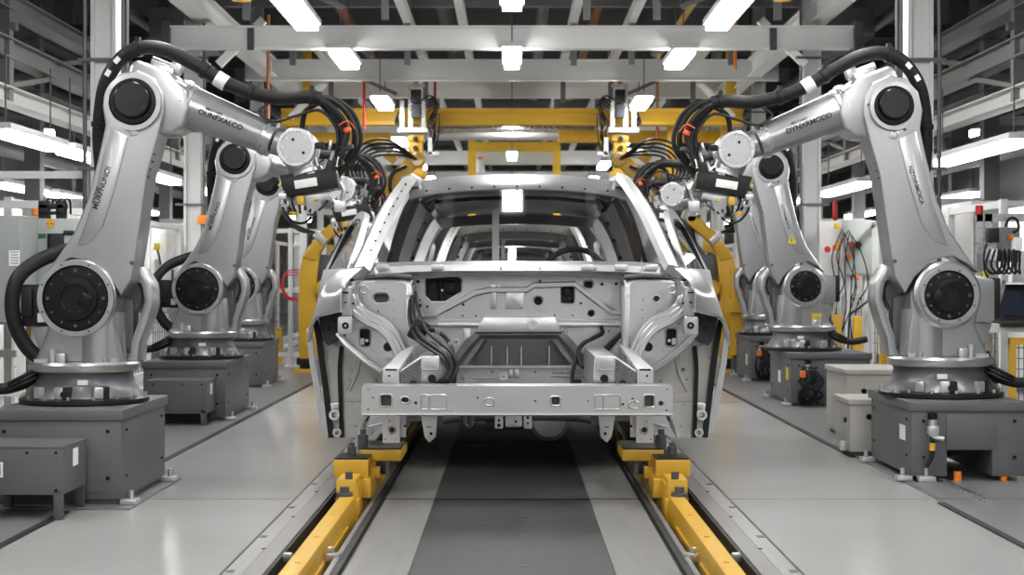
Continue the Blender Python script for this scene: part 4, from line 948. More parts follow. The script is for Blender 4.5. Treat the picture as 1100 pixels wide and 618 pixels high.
    MB().prism([(390, 417), (722, 417), (722, 443.5), (390, 443.5)], fz(Yb+.05), 0, .004).build('beam_dark_back', 'tunnel_steel', bb)  # darker plate behind the beam holes, shade put into its colour
    b = MB()
    for u, w in ((536, 9), (552, 18), (567, 9)): b.prism(rrect(u-w*.5, 446, u+w*.5, 461-(0 if w < 10 else 2), 2), fz(6.86), 0, .02, .004)
    cb = b.build('centre_bracket', 'body_steel', car)
    b = MB()
    for u, v, r in ((536, 452, .006), (536, 457, .008), (554, 453, .006), (567, 449, .006), (567, 455, .005)): b.cyl(c(u, v, 6.86), c(u, v, 6.85), r, seg=8)
    b.build('bracket_hole', 'black_cap', cb)
    # ---- subframe, pipes and looms
    b = MB().tube([c(470, 452, 7.2), c(480, 449, 7.4), c(500, 447, 7.5), c(560, 446, 7.5), c(620, 447, 7.5), c(640, 451, 7.3)], .028, 12); b.box(c(500, 450, 7.2), (.04, .06, .06), None, .01); b.tube([c(499, 446, 7.15), c(500, 456, 7.15), c(505, 457, 7.15), c(507, 446, 7.15)], .014, 8)
    b.build('subframe', 'dark_steel', car)
    b = MB().cyl(c(590, 452, 7.8), c(590, 452, 8.6), .10, seg=24, bev=.02); b.tube([c(520, 454, 8.1), c(545, 456, 8.1), c(575, 454, 8.0)], .03, 12); b.build('exhaust_can', 'tunnel_steel', car)
    b = MB()
    for dx, dv, r in ((0, 0, .018), (6, -5, .012), (-4, 4, .014), (2, 9, .011)):
        b.tube([c(443+dx*.5, 318+dv, 7.5), c(444+dx, 340+dv, 7.45), c(452+dx, 360+dv, 7.3), c(466+dx, 372+dv*.8, 7.05), c(480+dx, 383+dv*.6, 6.9), c(485+dx, 397+dv*.3, 6.87), c(478+dx, 409, 6.86), c(464+dx, 417, 6.9)], r*.68, 8)
    b.tube([c(450, 356, 7.4), c(466, 355, 7.3), c(479, 363, 7.2), c(486, 378, 7.1), c(488, 400, 7.1), c(487, 418, 7.1)], .011, 8); b.box(c(450, 355, 7.4), (.08, .06, .1), Matrix.Rotation(.5, 3, 'Y'), .015); b.cyl(c(466, 407, 7.0), c(466, 407, 6.96), .03, seg=14)
    lm = b.build('wiring_loom', 'rubber', car); lm['label'] = 'black wiring loom hanging in the left of the engine bay'
    b = MB()
    for u, v in ((487, 383), (484, 371), (470, 356), (487, 398)): b.box(c(u, v, 7.12), (.024, .024, .024), None, .005)
    b.build('loom_clip', 'grey_steel', lm)
    b = MB().tube([c(646, 352, 7.95), c(647, 358, 7.9), c(638, 363, 7.88), c(627, 369, 7.85), c(621, 378, 7.84), c(624, 391, 7.8), c(628, 395, 7.78)], .011, 8).tube([c(620, 384, 7.84), c(616, 396, 7.82), c(614, 412, 7.8)], .009, 8)
    b.prism([(646, 376), (661, 362), (669, 355), (672, 358), (652, 380)], fz(7.85), 0, .05, .006); b.box(c(619, 413, 7.78), (.05, .05, .05), None, .01); b.cyl(c(645, 407, 6.98), c(645, 407, 6.94), .026, seg=14)
    lm = b.build('wiring_loom', 'rubber', car); lm['label'] = 'thin black wiring loom on the right of the firewall'
    b = MB().prism([(648, 384), (668, 364), (674, 360), (675, 392), (655, 396)], fz(7.9), 0, .08, .006); b.box(c(632, 392, 7.75), (.04, .04, .03), None, .006); b.prism(rrect(640, 386, 660, 399, 2), fz(7.6), 0, .1, .005); b.build('steering_bracket', 'body_steel', car)
    return car
car1 = make_car()
car2 = copy_tree(car1); car2.location = car1.location+Vector((0, 7.6, 0)); car2['label'] = 'second silver car body in the line, seen through the windscreen of the first'
car3 = copy_tree(car1); car3.location = car1.location+Vector((0, 16.0, 0)); car3['label'] = 'third silver car body farthest down the line'

# ------------------------------------------------------------------ yellow carriers
def carrier(s, w):
    t = thing('carrier_rail', 'yellow carrier rail with bolted pads under the %s side of the car' % w, 'carrier', (s*.67, 6.9, -.12), 'yellow carriers')
    g = lambda x: s*x
    def sp(m, x0, x1, y0, y1, z0, z1, bev=.004): m.span((g(x0), y0, z0), (g(x1), y1, z1), bev)
    b = MB(); sp(b, .642, .705, 2.5, 6.62, -.06, .062, .005); b.build('front_beam', 'yellow', t)
    b = MB(); sp(b, .606, .633, 7.2, 25.5, -.05, .055, .005); b.build('rear_beam', 'yellow', t)
    b = MB(); sp(b, .585, .604, -4, 14, -.12, .004, .002); sp(b, .60, .634, -4, 14, -.12, -.08, .002); b.build('guide_track', 'track_metal', t)
    b = MB(); sp(b, .6345, .645, -4, 6.2, -.03, -.012, .001); b.build('track_edge', 'yellow', t)
    b = MB(); sp(b, .640, .722, 6.56, 6.78, -.05, .125); sp(b, .635, .70, 6.6, 7.0, -.06, .10); sp(b, .625, .645, 6.52, 6.58, -.06, .05); sp(b, .60, .66, 6.78, 7.12, .02, .10)
    b.build('bracket_post', 'yellow', t)
    b = MB(); sp(b, .615, .765, 6.84, 7.08, .10, .175, .006); b.build('lower_pad', 'yellow', t)
    b = MB(); sp(b, .618, .762, 6.85, 7.07, .175, .181, .001); sp(b, .490, .668, 7.05, 7.40, .196, .202, .001); b.build('pad_liner', 'black_plastic', t)
    b = MB(); sp(b, .487, .670, 7.03, 7.42, .148, .196, .006); b.build('upper_pad', 'yellow', t)
    b = MB(); sp(b, .58, .655, 7.0, 7.2, .075, .125); sp(b, .60, .63, 7.05, 7.2, .06, .15); b.build('pad_arm', 'yellow', t)
    b = MB(); sp(b, .545, .585, 7.1, 7.3, .08, .148); sp(b, .59, .60, 7.1, 7.3, .06, .148); b.build('pad_web', 'track_metal', t)
    b = MB()
    for x, y, z, r, h in ((.70, 6.98, .178, .020, .04), (.70, 6.98, .21, .013, .025), (.665, 7.12, .19, .024, .065), (.665, 7.12, .25, .014, .03), (.672, 6.58, .125, .016, .03)): b.cyl((g(x), y, z), (g(x), y, z+h), r, seg=6 if r < .016 else 14)
    b.cyl((g(.685), 6.53, .055), (g(.685), 6.53, .075), .034, seg=20); b.cyl((g(.685), 6.53, .075), (g(.685), 6.53, .10), .02, seg=6)
    b.build('locating_bolt', 'dark_steel', t)
    MB().cyl((g(.685), 6.53, .045), (g(.685), 6.53, .056), .037, seg=20).build('pivot_disc', 'copper', t)
    b = MB(); sp(b, .56, .60, 7.04, 7.06, .09, .135, .002); b.cyl((g(.61), 7.06, .11), (g(.61), 7.03, .11), .012, seg=10); b.build('pad_switch', 'black_cap', t)
    b = MB().cyl((g(.60), 5.45, -.01), (g(.78), 5.45, -.01), .012, seg=10); b.box((g(.612), 5.45, .0), (.05, .04, .03), None, .004).box((g(.62), 5.45, .02), (.022, .022, .03), None, .003).box((g(.765), 5.45, 0), (.03, .03, .03), None, .003)
    b.build('cross_pin', 'machined', t)
    b = MB()
    for y in (4.6, 5.0, 5.5, 6.0): b.box((g(.672), y, .063), (.018, .02, .004), None, .001)
    b.build('beam_tag', 'yellow', t)
    return t
carrier(-1, 'left'); carrier(1, 'right')

# ================================================================== AROUND THE LINE
# ---- aluminium safety fences
def fence(name_label, pts, h, step, panel=True):
    a, z = Vector(pts[0]), Vector(pts[1]); L = (z-a).length; t = (z-a)/L
    f = thing('safety_fence', name_label, 'fence', (a+z)/2, 'safety fences'); n = max(1, round(L/step))
    for i in range(n+1):
        p = a+t*(L*i/n); b = MB().box(p+Vector((0, 0, h/2)), (.05, .05, h), None, .004); b.box(p+Vector((0, 0, .01)), (.12, .12, .02))
        b.build('post', 'white_steel', f)
    for zz, n_ in ((h-.03, 'top_rail'), (h*.55, 'middle_rail'), (.14, 'bottom_rail')):
        MB().bar(a+Vector((0, 0, zz)), z+Vector((0, 0, zz)), .035, .045).build(n_, 'white_steel', f)
    b = MB(); k = int(L/.09)
    for i in range(1, k): p = a+t*(L*i/k); b.bar(p+Vector((0, 0, .14)), p+Vector((0, 0, h*.55)), .007, .007, (0, 1, 0))
    for i in range(1, 7): b.bar(a+Vector((0, 0, .14+i*h*.41/7)), z+Vector((0, 0, .14+i*h*.41/7)), .005, .005)
    b.build('wire_mesh', 'dark_steel', f)
    if panel: MB().bar(a+Vector((0, 0, h*.775)), z+Vector((0, 0, h*.775)), .006, h*.40).build('clear_panel', 'fence_glass', f)
    return f
fence('white framed safety fence running along behind the left robots', ((-3.12, 9.9, 0), (-3.12, 25, 0)), 1.46, 1.25)
fence('white framed safety fence running along behind the right robots', ((3.14, 10.2, 0), (3.14, 25, 0)), 1.46, 1.25)
fence('white fence across the gap left of the yellow post arm', ((-2.75, 17.2, 0), (-2.02, 17.2, 0)), 1.5, .37)
fence('white fence across the gap right of the yellow post arm', ((2.05, 17.4, 0), (2.85, 17.4, 0)), 1.5, .4)
# ---- yellow guard posts
def guard(px, Y, y0, y1, label):
    x = P(px, 0, Y).x; z1 = P(0, y0, Y).z; t = thing('guard_post', label, 'post', (x, Y, 0), 'yellow guard posts')
    MB().box((x, Y, z1/2), (.07, .06, z1), None, .006).build('post', 'yellow', t); MB().box((x, Y, .01), (.14, .14, .02)).build('foot', 'yellow', t)
for px, Y, y0, lb in ((37, 9.8, 346, 'yellow guard post left of the nearest left robot'), (951, 10.3, 338, 'yellow guard post between the nearest and second right robots'), (899, 12.95, 338, 'yellow guard post behind the second right robot'), (921, 13.2, 340, 'yellow guard post under the wall cabinet on the right'), (300, 17.8, 352, 'yellow guard post behind the white fence on the left'), (842, 17.8, 340, 'yellow guard post behind the second right robot base, far')):
    guard(px, Y, y0, 0, lb)

# ---- electrical cabinets left of the line
def wall_cab(x0, x1, y0, y1, z0, z1, m, label):
    t = thing('electrical_cabinet', label, 'cabinet', ((x0+x1)/2, (y0+y1)/2, 0))
    MB().span((x0, y0, z0), (x1, y1, z1), .006).build('body', m, t)
    MB().span((x0+.012, y0-.012, z0+.012), (x1-.012, y0, z1-.012), .004).build('door', m, t)
    for x in (x0+.02, x1-.05): MB().span((x, y0+.08, 0), (x+.04, y0+.12, z0)).build('leg', 'white_steel', t)
    MB().span((x0+.03, y0+.09, .3), (x1-.03, y0+.11, .34)).build('crossbar', 'white_steel', t)
    return t
c1 = wall_cab(-3.25, -2.70, 8.78, 9.1, .70, 1.30, 'cabinet_side', 'darker grey electrical cabinet with a printed paper sheet on its door')
q = lambda px, py, Y=8.765: P(px, py, Y)
b = MB().box(q(15.5, 277.5), (.06, .004, .085)); b.build('paper_sheet', 'white_label', c1)
b = MB()
for i in range(5): b.box(q(15.5, 271+i*3, 8.762), (.045-.008*(i % 2), .001, .004))
b.build('sheet_print', 'ink', c1)
c2 = wall_cab(-2.815, -2.50, 9.2, 9.5, .70, 1.30, 'cabinet', 'lighter grey electrical cabinet with a screen and an amber beacon')
q = lambda px, py, Y=9.185: P(px, py, Y)
p_ = MB().box(q(60, 264), (.095, .016, .14), None, .004).build('screen_frame', 'black_plastic', c2)
MB().box(q(60, 262, 9.176), (.065, .004, .085)).build('screen', 'screen', p_)
for u, v, w_, h_, m, n in ((32, 241, .05, .05, 'white_label', 'paper_label'), (32, 236, .05, .016, 'orange', 'orange_label'), (54.5, 240, .042, .05, 'yellow', 'yellow_label'), (44.5, 253.5, .05, .026, 'green_tag', 'green_label')): MB().box(q(u, v), (w_, .004, h_)).build(n, m, c2)
b = MB()
for u in (51, 55, 58): b.box(q(u, 240.5, 9.182), (.010, .001, .006))
b.build('label_print', 'ink', c2)
for u, v, m in ((72, 265, 'red'), (76, 265, 'red'), (70, 268, 'yellow_clip'), (76, 270, 'black_cap')): MB().cyl(q(u, v), q(u, v, 9.165), .011, seg=12).build('push_button', m, c2)
MB().box(q(74, 250), (.06, .03, .025), None, .008).build('door_handle', 'black_plastic', c2)
MB().cyl(q(34, 291), q(34, 291, 9.15), .022, seg=16).box(q(34, 294, 9.15), (.014, .02, .05), None, .004).build('rotary_switch', 'black_plastic', c2)
b = MB()
for u, v, w_, h_ in ((48, 226, .06, .11), (66, 226, .05, .11), (57, 222, .16, .03), (57, 229, .12, .02)): b.box(q(u, v, 9.3), (w_, .06, h_), None, .006)
for k in range(4): b.tube([q(50+6*k, 222, 9.3), q(52+6*k, 214, 9.28), q(60+5*k, 216, 9.28), q(61+5*k, 230, 9.3)], .006, 6)
b.build('valve_bank', 'black_plastic', c2)
MB().cyl(q(38, 232, 9.28), q(38, 224, 9.28), .022, seg=16, bev=.004).build('amber_beacon', 'beacon', c2)
# ---- aluminium frame over the cabinets
t = thing('profile_frame', 'aluminium profile frame standing over the two electrical cabinets', 'frame', (-2.75, 9.6, 0))
for x in (-3.2, -2.55): MB().span((x-.025, 9.62, 0), (x+.025, 9.67, 1.62)).build('post', 'machined', t)
for z in (1.58, 1.40, .5): MB().span((-3.5, 9.625, z-.022), (-2.5, 9.665, z+.022)).build('rail', 'white_steel', t)
# ---- right-hand operator station
t = thing('operator_station', 'aluminium operator station with control boxes, cables and a tilted console', 'control station', (2.85, 9.3, 0))
q = lambda px, py, Y=9.2: P(px, py, Y)
for px in (1052, 1062, 1120): p = q(px, 300); MB().span((p.x-.022, 9.2, 0), (p.x+.022, 9.245, 1.33)).build('post', 'machined', t)
MB().bar(q(1048, 234, 9.22), q(1125, 234, 9.22), .04, .045).build('top_rail', 'machined', t)
MB().bar(q(1048, 352, 9.15), q(1125, 352, 9.15), .22, .05).build('shelf', 'white_steel', t)
pl_ = MB().box(q(1083, 263, 9.22), (.13, .012, .20)).build('mounting_plate', 'grey_steel', t)
for u, v, w_, h_, m, n in ((1066.5, 253, .06, .085, 'black_plastic', 'control_box'), (1066, 274, .045, .07, 'white_label', 'relay_box'), (1073, 275, .035, .06, 'black_plastic', 'relay_box'), (1092, 262, .055, .075, 'white_label', 'control_box'), (1086, 255, .02, .03, 'orange', 'orange_switch'), (1058, 297, .018, .06, 'yellow_clip', 'yellow_tag')): MB().box(q(u, v, 9.17), (w_, .05, h_), None, .005).build(n, m, t)
b = MB()
for k in range(6): b.tube([q(1064+5*k, 268, 9.15), q(1059+6*k, 285, 9.13), q(1066+6*k, 294, 9.14), q(1075+4*k, 288, 9.16), q(1076+4*k, 270, 9.18)], .007, 6)
b.tube([q(u, v, 9.14) for u, v in ((1080, 244), (1084, 235), (1092, 236), (1094, 246), (1088, 250))], .008, 6)
b.tube([q(u, v, 9.14) for u, v in ((1060, 262), (1057, 275), (1058, 292), (1066, 304))], .006, 6)
b.build('cable_bundle', 'rubber', t)
cs = MB().prism([(0, 0), (.22, 0), (.22, .03), (.06, .24), (0, .24)], lambda u, v, w: Vector((2.76+w, 9.22-u, .68+v)), 0, .42, .006).build('console', 'black_plastic', t)
M_ = Matrix.Rotation(R(-37), 3, 'X')
for x, w_ in ((2.84, .12), (3.02, .16)): MB().box((x, 9.075, .81), (w_, .012, .17), M_).build('screen', 'screen', cs)
b = MB()
for k in range(3):
    for j in range(3): b.box((2.80+k*.035, 9.045+j*.04, .765+j*.05), (.022, .01, .025), M_)
b.build('console_key', 'cabinet_side', cs)
MB().box((2.86, 9.16, .925), (.2, .09, .012)).build('console_top', 'white_label', cs); MB().box((3.02, 9.16, .92), (.1, .06, .02)).build('yellow_tag', 'yellow_clip', cs)
g = thing('yellow_gate', 'yellow framed wire gate below the operator console', 'gate', (2.95, 9.05, 0))
x0, x1 = P(1084, 0, 9.0).x, 3.3
for x in (x0, x1): MB().span((x, 8.98, 0), (x+.035, 9.02, .62)).build('post', 'yellow', g)
for z in (.05, .60): MB().span((x0, 8.985, z-.02), (x1, 9.015, z+.02)).build('rail', 'yellow', g)
b = MB()
for i in range(14): b.span((x0+.05+i*.03, 8.995, .05), (x0+.055+i*.03, 9.0, .6))
for i in range(9): b.span((x0, 8.995, .08+i*.06), (x1, 9.0, .085+i*.06))
b.build('wire_mesh', 'dark_steel', g)
tag(MB().cyl(q(1052, 231), q(1052, 221), .022, seg=14, bev=.004).build('red_beacon', 'red'), 'small red beacon on top of the operator station post', 'beacon')
MB().tube([q(1078, 303, 9.0), q(1073, 325, 8.7), q(1056, 362, 8.3), q(1046, 385, 8.1), q(1040, 404, 8.0)], .012, 8).build('console_hose', 'machined', t)
b = MB().tube([q(1056, 362, 8.28), q(1048, 378, 8.15), q(1042, 394, 8.05), q(1040, 408, 8.0)], .017, 8); b.box(q(1045, 408, 8.05), (.07, .06, .03), None, .006).box(q(1060, 409, 8.05), (.11, .035, .03), None, .008)
b.build('hose_plug', 'rubber', t)
# ---- cabinet behind the second right robot
c3 = wall_cab(2.86, 3.09, 13.7, 13.95, .98, 1.46, 'cabinet', 'pale grey wall cabinet with push buttons and cables hanging below')
q = lambda px, py, Y=13.66: P(px, py, Y)
mp_ = MB().span((2.66, 13.8, .85), (2.86, 13.83, 1.45)).build('side_panel', 'white_steel', c3)
for u, v, m in ((899, 243, 'yellow'), (902, 262, 'yellow'), (897, 266, 'orange'), (911, 276, 'orange'), (920, 298, 'orange')): MB().box(q(u, v), (.045, .03, .05), None, .006).build('switch_box', m, c3)
for u, v in ((915, 263), (889, 268)): MB().cyl(q(u, v), q(u, v, 13.6), .028, seg=14).build('push_button', 'red', c3)
b = MB()
for k in range(8):
    u = 897+k*4.2; b.tube([q(905+(k*7)%13, 246+k, 13.6), q(u-3+4*math.sin(k*3), 275, 13.55), q(u+6*math.sin(k*2), 305, 13.5), q(u-4+5*math.sin(k*5), 330, 13.45), q(u-8+3*math.cos(k*4), 345+4*k, 13.4)], .006, 6)
b.tube([q(938, 295, 13.5), q(936, 318, 13.45), q(922, 332, 13.4), q(913, 340, 13.3), q(911, 372, 13.2), q(908, 395, 13.1)], .010, 6)
b.build('cable_bundle', 'rubber', c3)
MB().cyl(q(922, 263), q(922, 263, 13.6), .03, seg=14).build('rotary_switch', 'black_plastic', c3)
t = thing('fence_switch', 'small yellow switch box with a black cable on the fence between the robots', 'switch', P(169, 265, 13.2))
MB().box(P(169, 265, 13.2), (.05, .04, .06), None, .006).build('switch_box', 'yellow_clip', t)
MB().tube([P(169, 268, 13.2), P(171, 276, 13.18), P(173, 290, 13.18), P(171, 302, 13.2)], .009, 6).build('cable', 'rubber', t)
# ---- rows of pale cabinets added along the hall sides to brighten the background
for s, w in ((-1, 'left'), (1, 'right')):
    for k in range(6):
        y = 13.2+k*1.9; x = s*4.55; z = 1.55+.12*(k % 3)
        t = thing('brightening_cabinet', 'tall pale cabinet added to brighten the %s aisle, %s from the front' % (w, ordn[k]), 'cabinet', (x, y, 0), 'added aisle cabinets')
        MB().span((x-.35, y-.5, .08), (x+.35, y+.5, z), .01).build('body', 'white_steel', t); MB().span((x-.33, y-.48, 0), (x+.33, y+.48, .08)).build('plinth', 'dark_steel', t)
        MB().span((x-.32, y-.515, .12), (x+.32, y-.5, z-.05), .004).build('door', 'cabinet' if k % 2 else 'white_steel', t)
        MB().box((x-s*.358, y, z*.65), (.02, .3, .35), None, .004).build('vent_panel', 'grey_steel', t)
        MB().box((x-s*.24, y-.52, z*.6), (.03, .02, .14), None, .004).build('handle', 'black_plastic', t)
        MB().box((x-s*.1, y-.52, z*.78), (.08, .012, .06)).build('sticker', 'yellow_clip' if k % 2 else 'orange', t)
# ---- signs on columns
o = MB().box((P(217.5, 0, 14.1).x, 14.1, P(0, 236, 14.1).z), (.085, .03, .08), None, .004).build('orange_sign', 'orange'); tag(o, 'small orange sign box on the second left column', 'sign')
o = MB().box((P(886, 0, 14.05).x, 14.07, P(0, 257, 14.1).z), (.06, .05, .05), None, .004).build('socket_box', 'black_plastic'); tag(o, 'small black socket box on the second right column', 'socket')
o = MB().lathe([(.015, 0), (.022, .01), (.022, .16), (.012, .18), (.008, .2)], (P(897, 0, 15).x, 15, P(0, 237, 15).z), (0, 0, 1), 14).build('hanging_cylinder', 'red'); tag(o, 'narrow red cylinder hanging above the wall cabinet with push buttons', 'cylinder')

# ================================================================== YELLOW GANTRY AND TOOLS
YG = 19.0
gt = thing('yellow_gantry', 'long yellow overhead gantry beam crossing the line behind the car', 'gantry', (0, YG, 2.8))
q = lambda px, py, Y=YG: P(px, py, Y)
b = MB().span(q(302, 133, YG-.08), q(796, 119, YG+.08), .008); b.span(q(302, 120, YG-.11), q(796, 118.5, YG+.11)); b.span(q(302, 134, YG-.11), q(796, 132, YG+.11)); b.build('main_beam', 'yellow_brightened', gt)
for px in (330, 785):
    MB().span(q(px-5, 120, YG), q(px+5, 50, YG+.1), .004).build('hanger_post', 'yellow_brightened', gt)
    MB().span(q(px-6, 80, YG-.02), q(px+6, 76, YG)).build('hanger_clamp', 'dark_steel', gt)
b = MB().span(q(600, 153, YG+.6), q(795, 141, YG+.7), .006); b.build('side_beam', 'yellow_brightened', gt)
b = MB().span(q(300, 153, YG+.6), q(420, 143, YG+.7), .006); b.build('side_beam', 'yellow_brightened', gt)
for px in (312, 780, 722): MB().span(q(px-5, 190, YG+.3), q(px+5, 134, YG+.4), .006).build('drop_post', 'yellow_brightened', gt)
for v, m in ((139, 'machined'), (146, 'white_steel')): MB().tube([q(452, v, YG+.9), q(640, v, YG+.9)], .05, 14, smooth=False).build('cross_tube', m, gt)
# rear portal
pt = thing('yellow_portal', 'small yellow portal frame farther down the line behind the gantry', 'portal', (0, 28.6, 0))
q2 = lambda px, py: P(px, py, 28.6)
for px in (507, 598): MB().span((q2(px-4, 0).x, 28.55, 0), (q2(px+4, 0).x, 28.65, q2(0, 150).z)).build('post', 'yellow_brightened', pt)
MB().span((q2(503, 0).x, 28.54, q2(0, 163).z), (q2(602, 0).x, 28.66, q2(0, 153).z)).build('lintel', 'yellow_brightened', pt)
o = MB().lathe([(.0, 0), (.075, .0), (.08, .03), (.075, .20), (.04, .25), (.0, .26)], P(516, 186, 28.2), (0, 0, 1), 18).build('hanging_canister', 'white_label'); tag(o, 'small white canister with orange cap hanging by the rear portal', 'canister')
MB().cyl(P(516, 173, 28.2), P(516, 168.5, 28.2), .05, seg=16).build('orange_cap', 'orange', o)
# carriages that hang from the gantry
def carriage(s, label):
    A = 556.5; q = lambda px, py, d=0.0: P(A+s*(px-A), py, YG-.34)+Vector((0, d, 0))
    t = thing('gantry_carriage', label, 'carriage', q(450, 130), 'gantry carriages')
    for u in (432, 441, 455): MB().bar(q(u, 90 if u == 441 else 108), q(u, 140), .05, .05, (0, 1, 0)).build('upright', 'machined', t)
    MB().bar(q(428, 141), q(460, 141), .30, .05).build('base_shelf', 'white_steel', t); MB().bar(q(441, 92), q(456, 92), .04, .04).build('top_bar', 'machined', t)
    MB().box(q(447, 104), (.12, .14, .16), None, .01).build('valve_block', 'black_plastic', t); MB().box(q(447, 120), (.11, .14, .15), None, .01).build('drive_unit', 'dark_steel', t)
    MB().box(q(447, 88), (.06, .06, .04), None, .008).build('orange_lamp', 'orange', t)
    b = MB().bar(q(447, 145), q(447, 196), .16, .17, (0, 1, 0), .01); b.box(q(447, 150), (.20, .2, .06), None, .01).box(q(447, 188), (.24, .22, .08), None, .012); b.build('tool_column', 'yellow', t)
    b = MB()
    for v in (150, 160, 170): b.cyl(q(447, v, -.08), q(447, v, -.12), .03, seg=12)
    b.build('column_bolt', 'black_cap', t)
    b = MB()
    for k in range(5): b.tube([q(455+k*1.5, 106+4*k, -.05*k), q(463+k*2.5, 103+3*k, -.06*k), q(469-k*2, 112+5*k, .04*k), q(460+3*k, 132-2*k, -.04*k), q(463+(k*5)%7, 145+k*3), q(455+k, 158+2*k)], .009, 6)
    for k in range(3): b.tube([q(430, 118), q(427-k, 126+k*3), q(433, 134)], .012, 6)
    b.build('cable_bundle', 'rubber', t)
    b = MB().box(q(432, 165), (.18, .16, .10), None, .012); b.cyl(q(424, 164, -.1), q(440, 164, -.1), .05, seg=14); b.box(q(462, 158), (.05, .05, .22)); b.box(q(466, 165), (.12, .05, .04)); b.build('clamp_unit', 'zinc', t)
    return t
carriage(1, 'tool carriage with black valve block hanging on the left of the yellow gantry')
carriage(-1, 'tool carriage hanging on the right of the yellow gantry')
# yellow arms working behind the car
def hung_arm(s, label):
    A = 556.5; q = lambda px, py, d=0.0: P(A+s*(px-A), py, 17.6)+Vector((0, d, 0))
    t = thing('yellow_welding_arm', label, 'robot', q(440, 180), 'yellow welding arms')
    MB().bar(q(449, 168), q(402, 216), .15, .16, (0, 1, 0), .02).build('upper_link', 'yellow', t)
    MB().cyl(q(449, 172, -.10), q(449, 172, .10), .085, seg=22, bev=.015).build('joint', 'yellow', t)
    MB().cyl(q(402, 216, -.12), q(402, 216, .12), .12, seg=22, bev=.015).bar(q(402, 216), q(396, 236), .14, .14, (0, 1, 0), .02).build('wrist', 'robot_silver', t)
    b = MB().box(q(394, 240), (.34, .16, .18), Matrix.Rotation(R(-15)*s, 3, 'Y'), .02); b.cyl(q(384, 248), q(370, 262), .03, seg=10); b.cyl(q(402, 248), q(392, 268), .03, seg=10); b.build('weld_gun', 'black_plastic', t)
    MB().bar(q(428, 208), q(410, 196), .13, .13, (0, 1, 0), .02).build('lower_link', 'yellow', t)
    MB().cyl(q(412, 192), q(384, 206), .13, .10, 24, .02).build('servo_drum', 'zinc', t)
    b = MB()
    for k in range(5): b.tube([q(448, 172, -.15), q(430-k*3, 168-k*4, -.2), q(404-k*4, 170-k*3, -.22+.03*k), q(392-k*4, 184+k, -.22), q(398, 206, -.2), q(394+k*2, 232, -.15)], .012, 7)
    b.tube([q(437, 180, -.15), q(424, 188, -.25), q(421, 204, -.25), q(428, 214, -.2)], .022, 7)
    b.build('cable_bundle', 'rubber', t)
    for u, v in ((421, 170), (409, 186), (418, 216)): MB().box(q(u, v, -.12), (.13, .12, .1), Matrix.Rotation(.6, 3, 'Y'), .015).build('yellow_cover', 'yellow', t)
    return t
hung_arm(1, 'yellow welding arm with grey head hung left of the car roof'); hung_arm(-1, 'yellow welding arm with grey head hung right of the car roof')
def post_arm(s, label):
    A = 556.5; q = lambda px, py, d=0.0: P(A+s*(px-A), py, 16.2)+Vector((0, d, 0))
    t = thing('yellow_post_arm', label, 'robot', Vector((q(334, 0).x, 16.2, 0)), 'yellow post arms')
    b = MB().box(Vector((q(328, 0).x, 16.2, .02)), (.22, .3, .04), None, .005); b.build('foot_plate', 'yellow', t)
    b = MB().cyl(Vector((q(328, 0).x, 16.2, .04)), Vector((q(328, 0).x, 16.2, .22)), .06, seg=18).box(Vector((q(328, 0).x, 16.2, .12)), (.16, .16, .07), None, .012); b.build('swivel_base', 'black_plastic', t)
    MB().prism([(322, 386), (322, 296), (326, 274), (336, 262), (345, 268), (341, 300), (341, 386)], lambda u, v, w: q(u, v)+Vector((0, w, 0)), -.08, .08, .014).build('upright_link', 'yellow', t)
    MB().prism([(326, 277), (343, 252), (367, 231), (376, 231), (377, 239), (351, 261), (340, 281)], lambda u, v, w: q(u, v)+Vector((0, w, 0)), -.10, .06, .016).build('raised_link', 'yellow', t)
    MB().prism([(342, 248), (353, 258), (348, 264), (337, 254)], lambda u, v, w: q(u, v)+Vector((0, w, 0)), -.11, .07, .01).build('link_clamp', 'zinc', t)
    b = MB().cyl(q(349, 310, -.14), q(349, 310, .1), .085, seg=22, bev=.015); b.build('side_motor', 'yellow', t)
    b = MB().box(q(353, 300, .1), (.22, .2, .5), None, .03); b.tube([q(374, 236), q(366, 262, .1), q(352, 284, .1), q(345, 310, .1)], .05, 10); b.build('rear_drive', 'dark_steel', t)
    b = MB().cyl(q(372, 232, -.1), q(372, 232, .1), .07, seg=20, bev=.01).box(q(375, 216), (.16, .14, .2), None, .03); b.cyl(q(360, 214), q(360, 204), .07, seg=16); b.build('head', 'zinc', t)
    MB().box(q(374, 204), (.24, .16, .12), None, .02).build('head_plate', 'black_plastic', t)
    b = MB()
    for k in range(3): b.tube([q(322, 290+3*k, -.1), q(310-k, 292+2*k, -.12), q(304+k, 306, -.12), q(310, 320-k, -.12), q(322, 324-2*k, -.1)], .007, 6)
    b.build('red_hose', 'red', t)
    b = MB()
    for k in range(4): b.tube([q(306+k*2, 222, -.1), q(311+k, 238, -.14), q(325+k, 249-k, -.14), q(340, 250, -.12)], .012, 6)
    b.build('cable_bundle', 'rubber', t)
    return t
post_arm(1, 'yellow jointed arm standing on a post left of the car'); post_arm(-1, 'yellow jointed arm standing on a post right of the car')
# yellow buffers standing beside the right post arm
o = thing('yellow_bracket', 'short yellow upright bracket right of the yellow post arm', 'bracket', P(792, 330, 15.8), None)
MB().span(P(786, 385, 15.75), P(797, 288, 15.85), .006).build('upright', 'yellow', o); MB().span(P(780, 336, 15.7), P(800, 322, 15.8), .006).build('plate', 'yellow', o); MB().box((P(791.5, 0, 15.8).x, 15.8, .1), (.1, .1, .2)).build('foot', 'dark_steel', o)
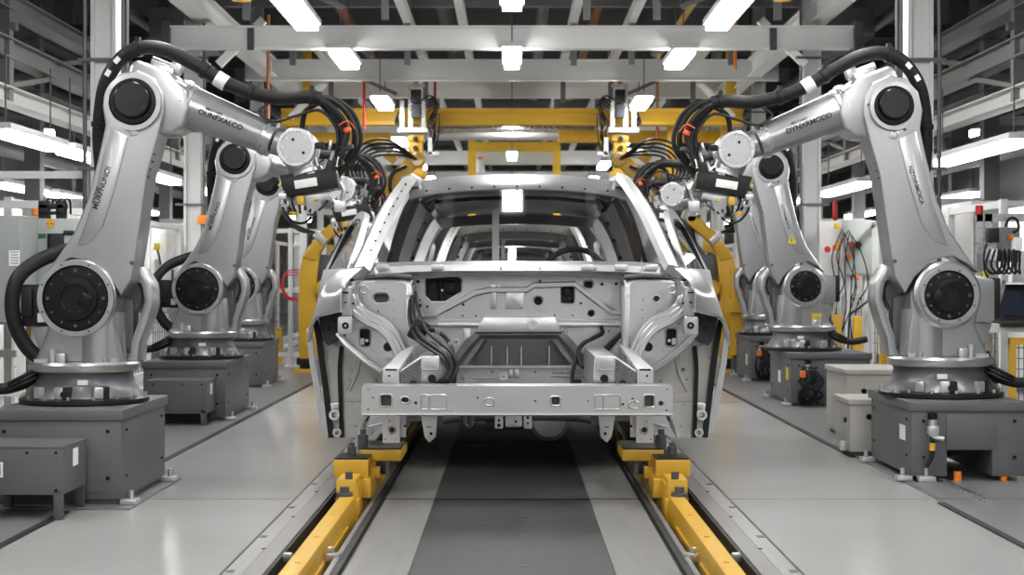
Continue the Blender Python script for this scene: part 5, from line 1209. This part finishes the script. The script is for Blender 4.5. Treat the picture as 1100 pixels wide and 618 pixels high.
# floor level machinery beyond the line on each side (pale tooling frames)
for s, w in ((-1, 'left'), (1, 'right')):
    for k, y in enumerate((19.5, 22.5, 26)):
        x = s*(2.2+.15*k); t = thing('tooling_frame', 'pale tooling frame with yellow clamps beyond the car on the %s, %s' % (w, ['nearest', 'middle', 'farthest'][k]), 'frame', (x, y, 0), 'tooling frames')
        for dx in (-.35, .35): MB().span((x+dx-.04, y-.04, 0), (x+dx+.04, y+.04, 1.9)).build('post', 'white_steel', t)
        for z in (.5, 1.2, 1.86): MB().span((x-.39, y-.03, z), (x+.39, y+.03, z+.07)).build('rail', 'white_steel', t)
        for z, dx in ((1.28, -.15), (.58, .15), (1.28, .2)): MB().box((x+dx, y-.06, z+.07), (.16, .14, .16), None, .02).build('clamp', 'yellow', t)
        MB().box((x, y-.05, .85), (.4, .1, .45), None, .02).build('drive_box', 'grey_steel', t)
        b = MB()
        for j in range(5): b.tube([(x-.3+.12*j, y-.1, 1.3), (x-.2+.1*j, y-.16, 1.0), (x-.3+.13*j, y-.12, .6)], .014, 6)
        b.build('cable_bundle', 'rubber', t)

# ------------------------------------------------------------------ camera, world, view
cam = bpy.data.cameras.new('camera'); co = bpy.data.objects.new('camera', cam); COL.objects.link(co)
co.location = (0, 0, H); co.rotation_euler = (R(90), 0, 0)
cam.sensor_width = 36; cam.lens = F/1100*36; cam.shift_y = -9/1100; cam.clip_end = 200
cam.dof.use_dof = True; cam.dof.focus_distance = 7.3; cam.dof.aperture_fstop = 5.0
w = bpy.data.worlds.new('world'); bpy.context.scene.world = w; w.use_nodes = True
w.node_tree.nodes['Background'].inputs['Color'].default_value = (.93, .97, 1, 1); w.node_tree.nodes['Background'].inputs['Strength'].default_value = .5
sc = bpy.context.scene; sc.camera = co
vs = sc.view_settings; vs.view_transform = 'Standard'; vs.look = 'None'; vs.gamma = 1; vs.use_curve_mapping = False; vs.exposure = -0.02
sc.cycles.use_denoising = True; sc.cycles.max_bounces = 6; sc.cycles.diffuse_bounces = 3; sc.cycles.glossy_bounces = 4; sc.cycles.transparent_max_bounces = 16; sc.cycles.sample_clamp_indirect = 6; sc.cycles.caustics_reflective = False; sc.cycles.caustics_refractive = False
